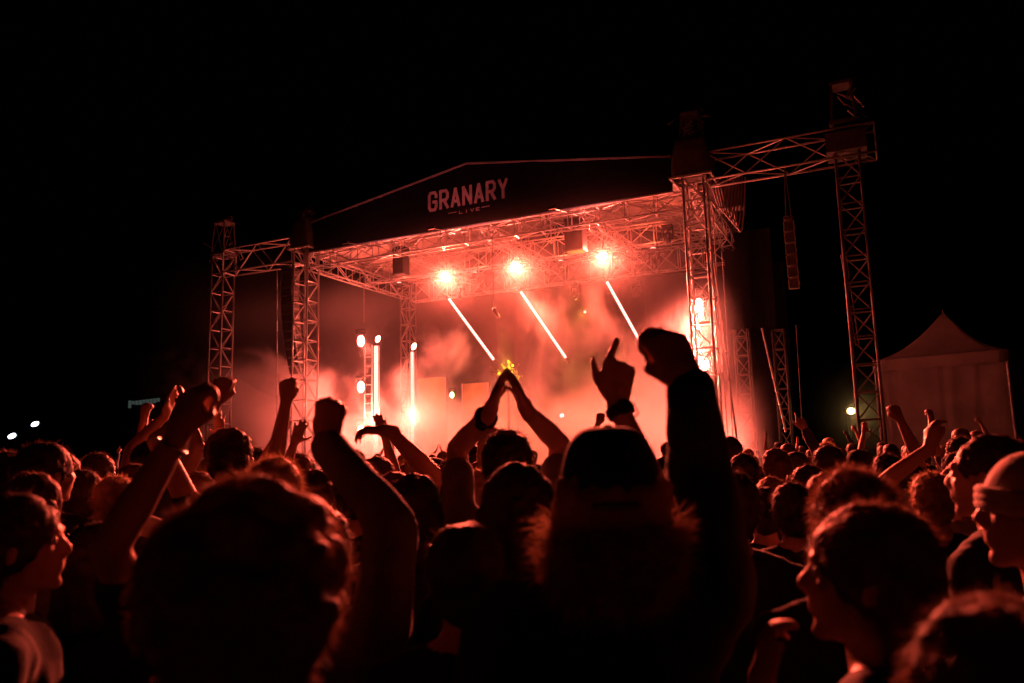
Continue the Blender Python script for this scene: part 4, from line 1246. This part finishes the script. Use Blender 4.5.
hero(864, 502, 1.22, 'person with smooth long hair in profile holding a hand before the mouth', {'L': ((762, 692, 1.2), V((-.4, -.2, -1)), 'relaxed', V((.12, .1, 1)), V((1, -.2, 0)))},
     hs=.9,      hair='bob', hairc=1, vox=.007, ns=5000, top='black', yaw=R_(48), head=(20, 4), strandw=.0009)
hero(985, 592, .72, 'very close blurred head of hair in the bottom right corner', hair='long', hairc=1, vox=.009, ns=5000, top='black', strandw=.0008, yaw=R_(10))
hero(100, 520, 2.0, 'person with dark hair between the left profile and the big fist', hair='bob', vox=.011, ns=900, top='black')
hero(762, 488, 3.1, 'person with a small dark head right of the raised dark sleeve', hair='crop', vox=.012, ns=500, top='charcoal')
hero(728, 470, 2.3, 'person in a dark top just right of the raised sleeve', hair='short', vox=.012, ns=500, top='black')
hero(690, 520, 2.0, 'person in black hidden behind the raised dark sleeve', hair='short', vox=.014, ns=300, top='black')
hero(465, 520, 1.55, 'person in a black top just left of the dark bobbed hair', hair='short', vox=.014, ns=300, top='black')

# --- the crowd: a few kinds, copied with every part
def local_arms(kind, h):
    s = h / 1.75
    A = {
        'down': {},
        'fist': {'R': (V((.20, .14, 1.98)) * s, V((1, -.3, -.3)), 'fist', None, FW)},
        'fistL': {'L': (V((-.24, .10, 1.93)) * s, V((-1, -.2, -.3)), 'fist', None, FW)},
        'wave': {'L': (V((-.30, .05, 1.90)) * s, V((-1, 0, -.4)), 'open', None, FW)},
        'clap': {'L': (V((-.07, .20, 1.92)) * s, V((-1, 0, 0)), 'flat', V((.25, .1, .9)), RT), 'R': (V((.07, .20, 1.92)) * s, V((1, 0, 0)), 'flat', V((-.25, .1, .9)), LF)},
        'both': {'L': (V((-.30, .12, 1.90)) * s, V((-1, 0, -.2)), 'open', None, FW), 'R': (V((.28, .10, 1.93)) * s, V((1, 0, -.2)), 'open', None, FW)},
        'chest': {'L': (V((-.09, .30, 1.52)) * s, V((-1, -.3, -1)), 'flat', V((.1, .1, 1)), RT), 'R': (V((.09, .30, 1.52)) * s, V((1, -.3, -1)), 'flat', V((-.1, .1, 1)), LF)},
        'point': {'R': (V((.25, .22, 1.92)) * s, V((1, 0, -.5)), 'point', None, FW)},
    }
    return A[kind]


POSE_TXT = {'down': 'arms lowered', 'fist': 'raising a right fist', 'fistL': 'raising a left fist', 'wave': 'waving a left hand', 'clap': 'clapping overhead',
            'both': 'spreading both hands high', 'chest': 'clapping at chin height', 'point': 'pointing upward'}
KINDS = [('down', 'short', 0, 0, 'black', 'short', 'dark cropped'), ('down', 'bob', 1, 0, 'charcoal', 'short', 'brown bobbed'), ('down', 'spiky', 2, 0, 'navy', 'long', 'fair tousled'),
         ('down', 'cap', 0, 1, 'grey', 'short', 'capped'), ('down', 'tied', 1, 0, 'white', 'none', 'brown tied'), ('down', 'long', 2, 0, 'maroon', 'none', 'long fair'),
         ('fist', 'short', 0, 1, 'black', 'short', 'dark cropped'), ('fistL', 'short', 1, 0, 'grey', 'short', 'brown cropped'), ('wave', 'bob', 0, 0, 'black', 'none', 'dark bobbed'),
         ('clap', 'tied', 0, 0, 'charcoal', 'none', 'dark tied'), ('both', 'short', 1, 0, 'white', 'short', 'brown cropped'), ('chest', 'short', 0, 1, 'olive', 'short', 'dark cropped'), ('point', 'cap', 0, 0, 'denim', 'long', 'capped')]
PROTO = {}


def crowd_person(kind, x, y, h, yaw, label, group):
    k = KINDS[kind]
    near = y < 7.5
    key = (kind, near)
    if key not in PROTO:
        yy = 0.0
        r = make_person(0, 0, 1.75, yaw=0, arms=local_arms(k[0], 1.75), hair=k[1], hairc=k[2], skin=k[3], top=k[4], sleeve=k[5], vox=.0115 if near else .014, ns=2200 if near else 300, label='x', strandw=.0011 if near else .0022, head=(rnd.uniform(-12, 12), rnd.uniform(2, 9)))
        PROTO[key] = [r, False]
    r, used = PROTO[key]
    if used:
        o = r.copy(); COL.objects.link(o)
        for ch in r.children:
            c = ch.copy(); COL.objects.link(c); c.parent = o
            for gch in ch.children:
                g_ = gch.copy(); COL.objects.link(g_); g_.parent = c
    else:
        o = r; PROTO[key][1] = True
    o.location = (x, y, 0); o.rotation_euler = (0, 0, yaw)
    q = h / 1.75; o.scale = (q, q, q)
    o['label'] = label; o['group'] = group
    return o


# individually placed heads of the middle distance: pixel of the crown, distance, kind, description of the spot
MID = [(85, 468, 3.4, 0, 'left of the big fist beside the left profile'), (117, 474, 3.2, 2, 'just left of the big raised fist'), (66, 452, 4.4, 5, 'behind the shadowed head at far left'),
       (12, 450, 4.2, 11, 'at the left edge below the cold lamps'), (152, 440, 4.4, 9, 'left of the bracelet wrist and fist'), (100, 452, 4.8, 6, 'below the lit strip sign'),
       (358, 458, 2.9, 0, 'right of the grey sleeved fist'), (378, 455, 4.0, 1, 'below the cupped hand'), (432, 458, 4.0, 3, 'below the shorter upright tube light'), (462, 462, 4.6, 1, 'left of the clapping elbow'),
       (556, 458, 5.2, 0, 'right of the clapping elbow'), (654, 470, 3.3, 2, 'between the cap and the dark sleeve'), (664, 455, 5.0, 8, 'left of the dark sleeve'),
       (640, 462, 4.4, 0, 'right of the cap in the smoke'), (775, 447, 5.0, 4, 'below the leaning pole'), (826, 444, 4.4, 0, 'below the warm yellow lamp'), (806, 463, 3.8, 11, 'left of the spiky hair'),
       (795, 452, 5.5, 12, 'below the thin upright wire'), (858, 450, 5.0, 3, 'under the foot of the rightmost tower'), (770, 475, 3.9, 5, 'right of the dark shoulder'), (742, 452, 4.6, 0, 'below the rear right tower'),
       (885, 452, 4.6, 6, 'left of the raised forearm before the tent'), (955, 450, 4.4, 1, 'behind the flat topped hair'), (905, 460, 3.9, 0, 'left of the raised forearm'), (200, 470, 3.6, 1, 'under the left tower'),
       (170, 462, 4.6, 10, 'behind the bracelet wrist'), (340, 462, 4.6, 10, 'between the bright tower and the cupped hand'), (300, 452, 5.5, 7, 'below the bright tower'), (1010, 438, 4.2, 0, 'behind the knit cap'),
       (35, 470, 2.6, 4, 'right above the left profile'), (240, 470, 2.9, 0, 'in front of the lit bare arm'), (135, 462, 3.7, 4, 'left of the bracelet wrist'), (50, 468, 3.6, 1, 'beside the shadowed head'), (715, 462, 4.0, 1, 'behind the dark top'),
       (930, 470, 3.0, 2, 'below the raised forearm'), (790, 480, 2.9, 0, 'left of the tied hair profile'), (480, 468, 3.6, 2, 'behind the clapping person'), (395, 470, 3.4, 4, 'before the lowest ladder lamp'), (825, 470, 2.9, 1, 'right behind the spiky hair')]
taken = []
HAIRTXT = {k[6]: k[6] + ' haired' if k[6] != 'capped' else 'capped' for k in KINDS}
GRP = 'concertgoers watching the stage'
for px, py, d, kd, where in MID:
    p = W(px, py, d); h = min(1.95, max(1.52, p.z))
    lim = STAGE_C - p; yaw = math.atan2(lim.y, lim.x) - math.pi / 2 + rnd.uniform(-.25, .25)
    crowd_person(kd, p.x, p.y, h - (.02 if KINDS[kd][1] != 'cap' else .0), yaw, '%s person %s, %s' % (HAIRTXT[KINDS[kd][6]], POSE_TXT[KINDS[kd][0]], where), GRP)
    taken.append((p.x, p.y))
for o in SC.objects:
    if o.name.startswith('person') and o.parent is None: taken.append((o.location.x, o.location.y))
# further rows, filled at random up to the stage front
rnd = random.Random(5)
y = 5.6
row = 0
ZONE = ((150, 'below the strip sign'), (290, 'below the left towers'), (420, 'below the tube lights'), (560, 'below the yellow plant'), (690, 'below the rightmost blinder'), (790, 'below the side drape'), (890, 'below the rightmost tower'), (2000, 'before the pale tent'))
while y < 19.5:
    hw = y * .70
    st_ = .82 + .035 * y
    x = -hw + rnd.uniform(0, st_)
    while x < hw:
        xx = x + rnd.uniform(-.2, .2) * st_; yy = y + rnd.uniform(-.3, .3)
        x += st_ * rnd.uniform(.8, 1.25)
        if min((abs(xx - a) + abs(yy - b_) for a, b_ in taken), default=9) < .62: continue
        if (V((xx, yy, 0)) - L0).dot(VV) > -2.5: continue
        kd = rnd.choices(range(13), (9, 6, 4, 4, 4, 4, 2.2, 2, 1.6, 1.6, 1.4, 2.5, 1.2))[0]
        h = rnd.gauss(1.70, .075) - (0.03 if KINDS[kd][0] != 'down' else 0)
        px = 512 + F * xx / yy
        if px < 90: kd = kd % 6
        zone = next(t_ for lim_, t_ in ZONE if px < lim_)
        dist = 'near' if yy < 8 else 'mid' if yy < 13 else 'far'
        dw = {'near': 'in the nearer rows', 'mid': 'halfway to stage', 'far': 'near the stage'}[dist]
        lim = STAGE_C - V((xx, yy, 0)); yaw = math.atan2(lim.y, lim.x) - math.pi / 2 + rnd.uniform(-.35, .35)
        crowd_person(kd, xx, yy, max(1.5, min(1.9, h)), yaw, '%s person %s, %s, %s' % (HAIRTXT[KINDS[kd][6]], POSE_TXT[KINDS[kd][0]], dw, zone), GRP)
    y += .95 + .05 * y
    row += 1
# performers on the stage
for px, py, v, kind, lab in ((627, 411, 3.2, 'wave', 'performer on stage faint in the smoke waving one hand'), (420, 436, 5.5, 'down', 'performer on stage beside the shorter upright tube light')):
    u, z = fp(px, py, v); q = S(u, v, 1.34)
    dd = CP - q; yw = math.atan2(dd.y, dd.x) - math.pi / 2
    Rz = Matrix.Rotation(yw, 3, 'Z')
    la = {k: (q + Rz @ s_[0], Rz @ s_[1], s_[2], None, Rz @ s_[4]) for k, s_ in local_arms(kind, 1.75).items()}
    make_person(q.x, q.y, 1.75, yaw=yw, arms=la, hair='short', vox=.016, ns=200, top='charcoal', sleeve='long', label=lab, group='performers on the stage', z0=1.34)
if VERB:
    for o in SC.objects:
        if 'label' in o and len(o['label'].split()) > 15: print('LONG', o.name, o['label'])


# ------------------------------------------------------------------ world and render settings
w = bpy.data.worlds.new('World'); SC.world = w; w.use_nodes = True
nt = w.node_tree
bg = nt.nodes['Background']
sky = nt.nodes.new('ShaderNodeTexSky'); sky.sky_type = 'NISHITA'; sky.sun_disc = False
sky.sun_elevation = R_(-4.0); sky.sun_rotation = R_(200)
nt.links.new(sky.outputs['Color'], bg.inputs['Color'])
bg.inputs['Strength'].default_value = 0.004
SC.view_settings.view_transform = 'Standard'
SC.view_settings.look = 'None'
SC.view_settings.exposure = 0.0
SC.view_settings.gamma = 1.0
cy = SC.cycles
cy.use_denoising = True
try: cy.denoiser = 'OPENIMAGEDENOISE'
except Exception: pass
cy.max_bounces = 5; cy.diffuse_bounces = 1; cy.glossy_bounces = 2; cy.transmission_bounces = 3; cy.volume_bounces = 2; cy.transparent_max_bounces = 6
cy.sample_clamp_indirect = 4.0
cy.volume_max_steps = 96
cy.use_light_tree = True
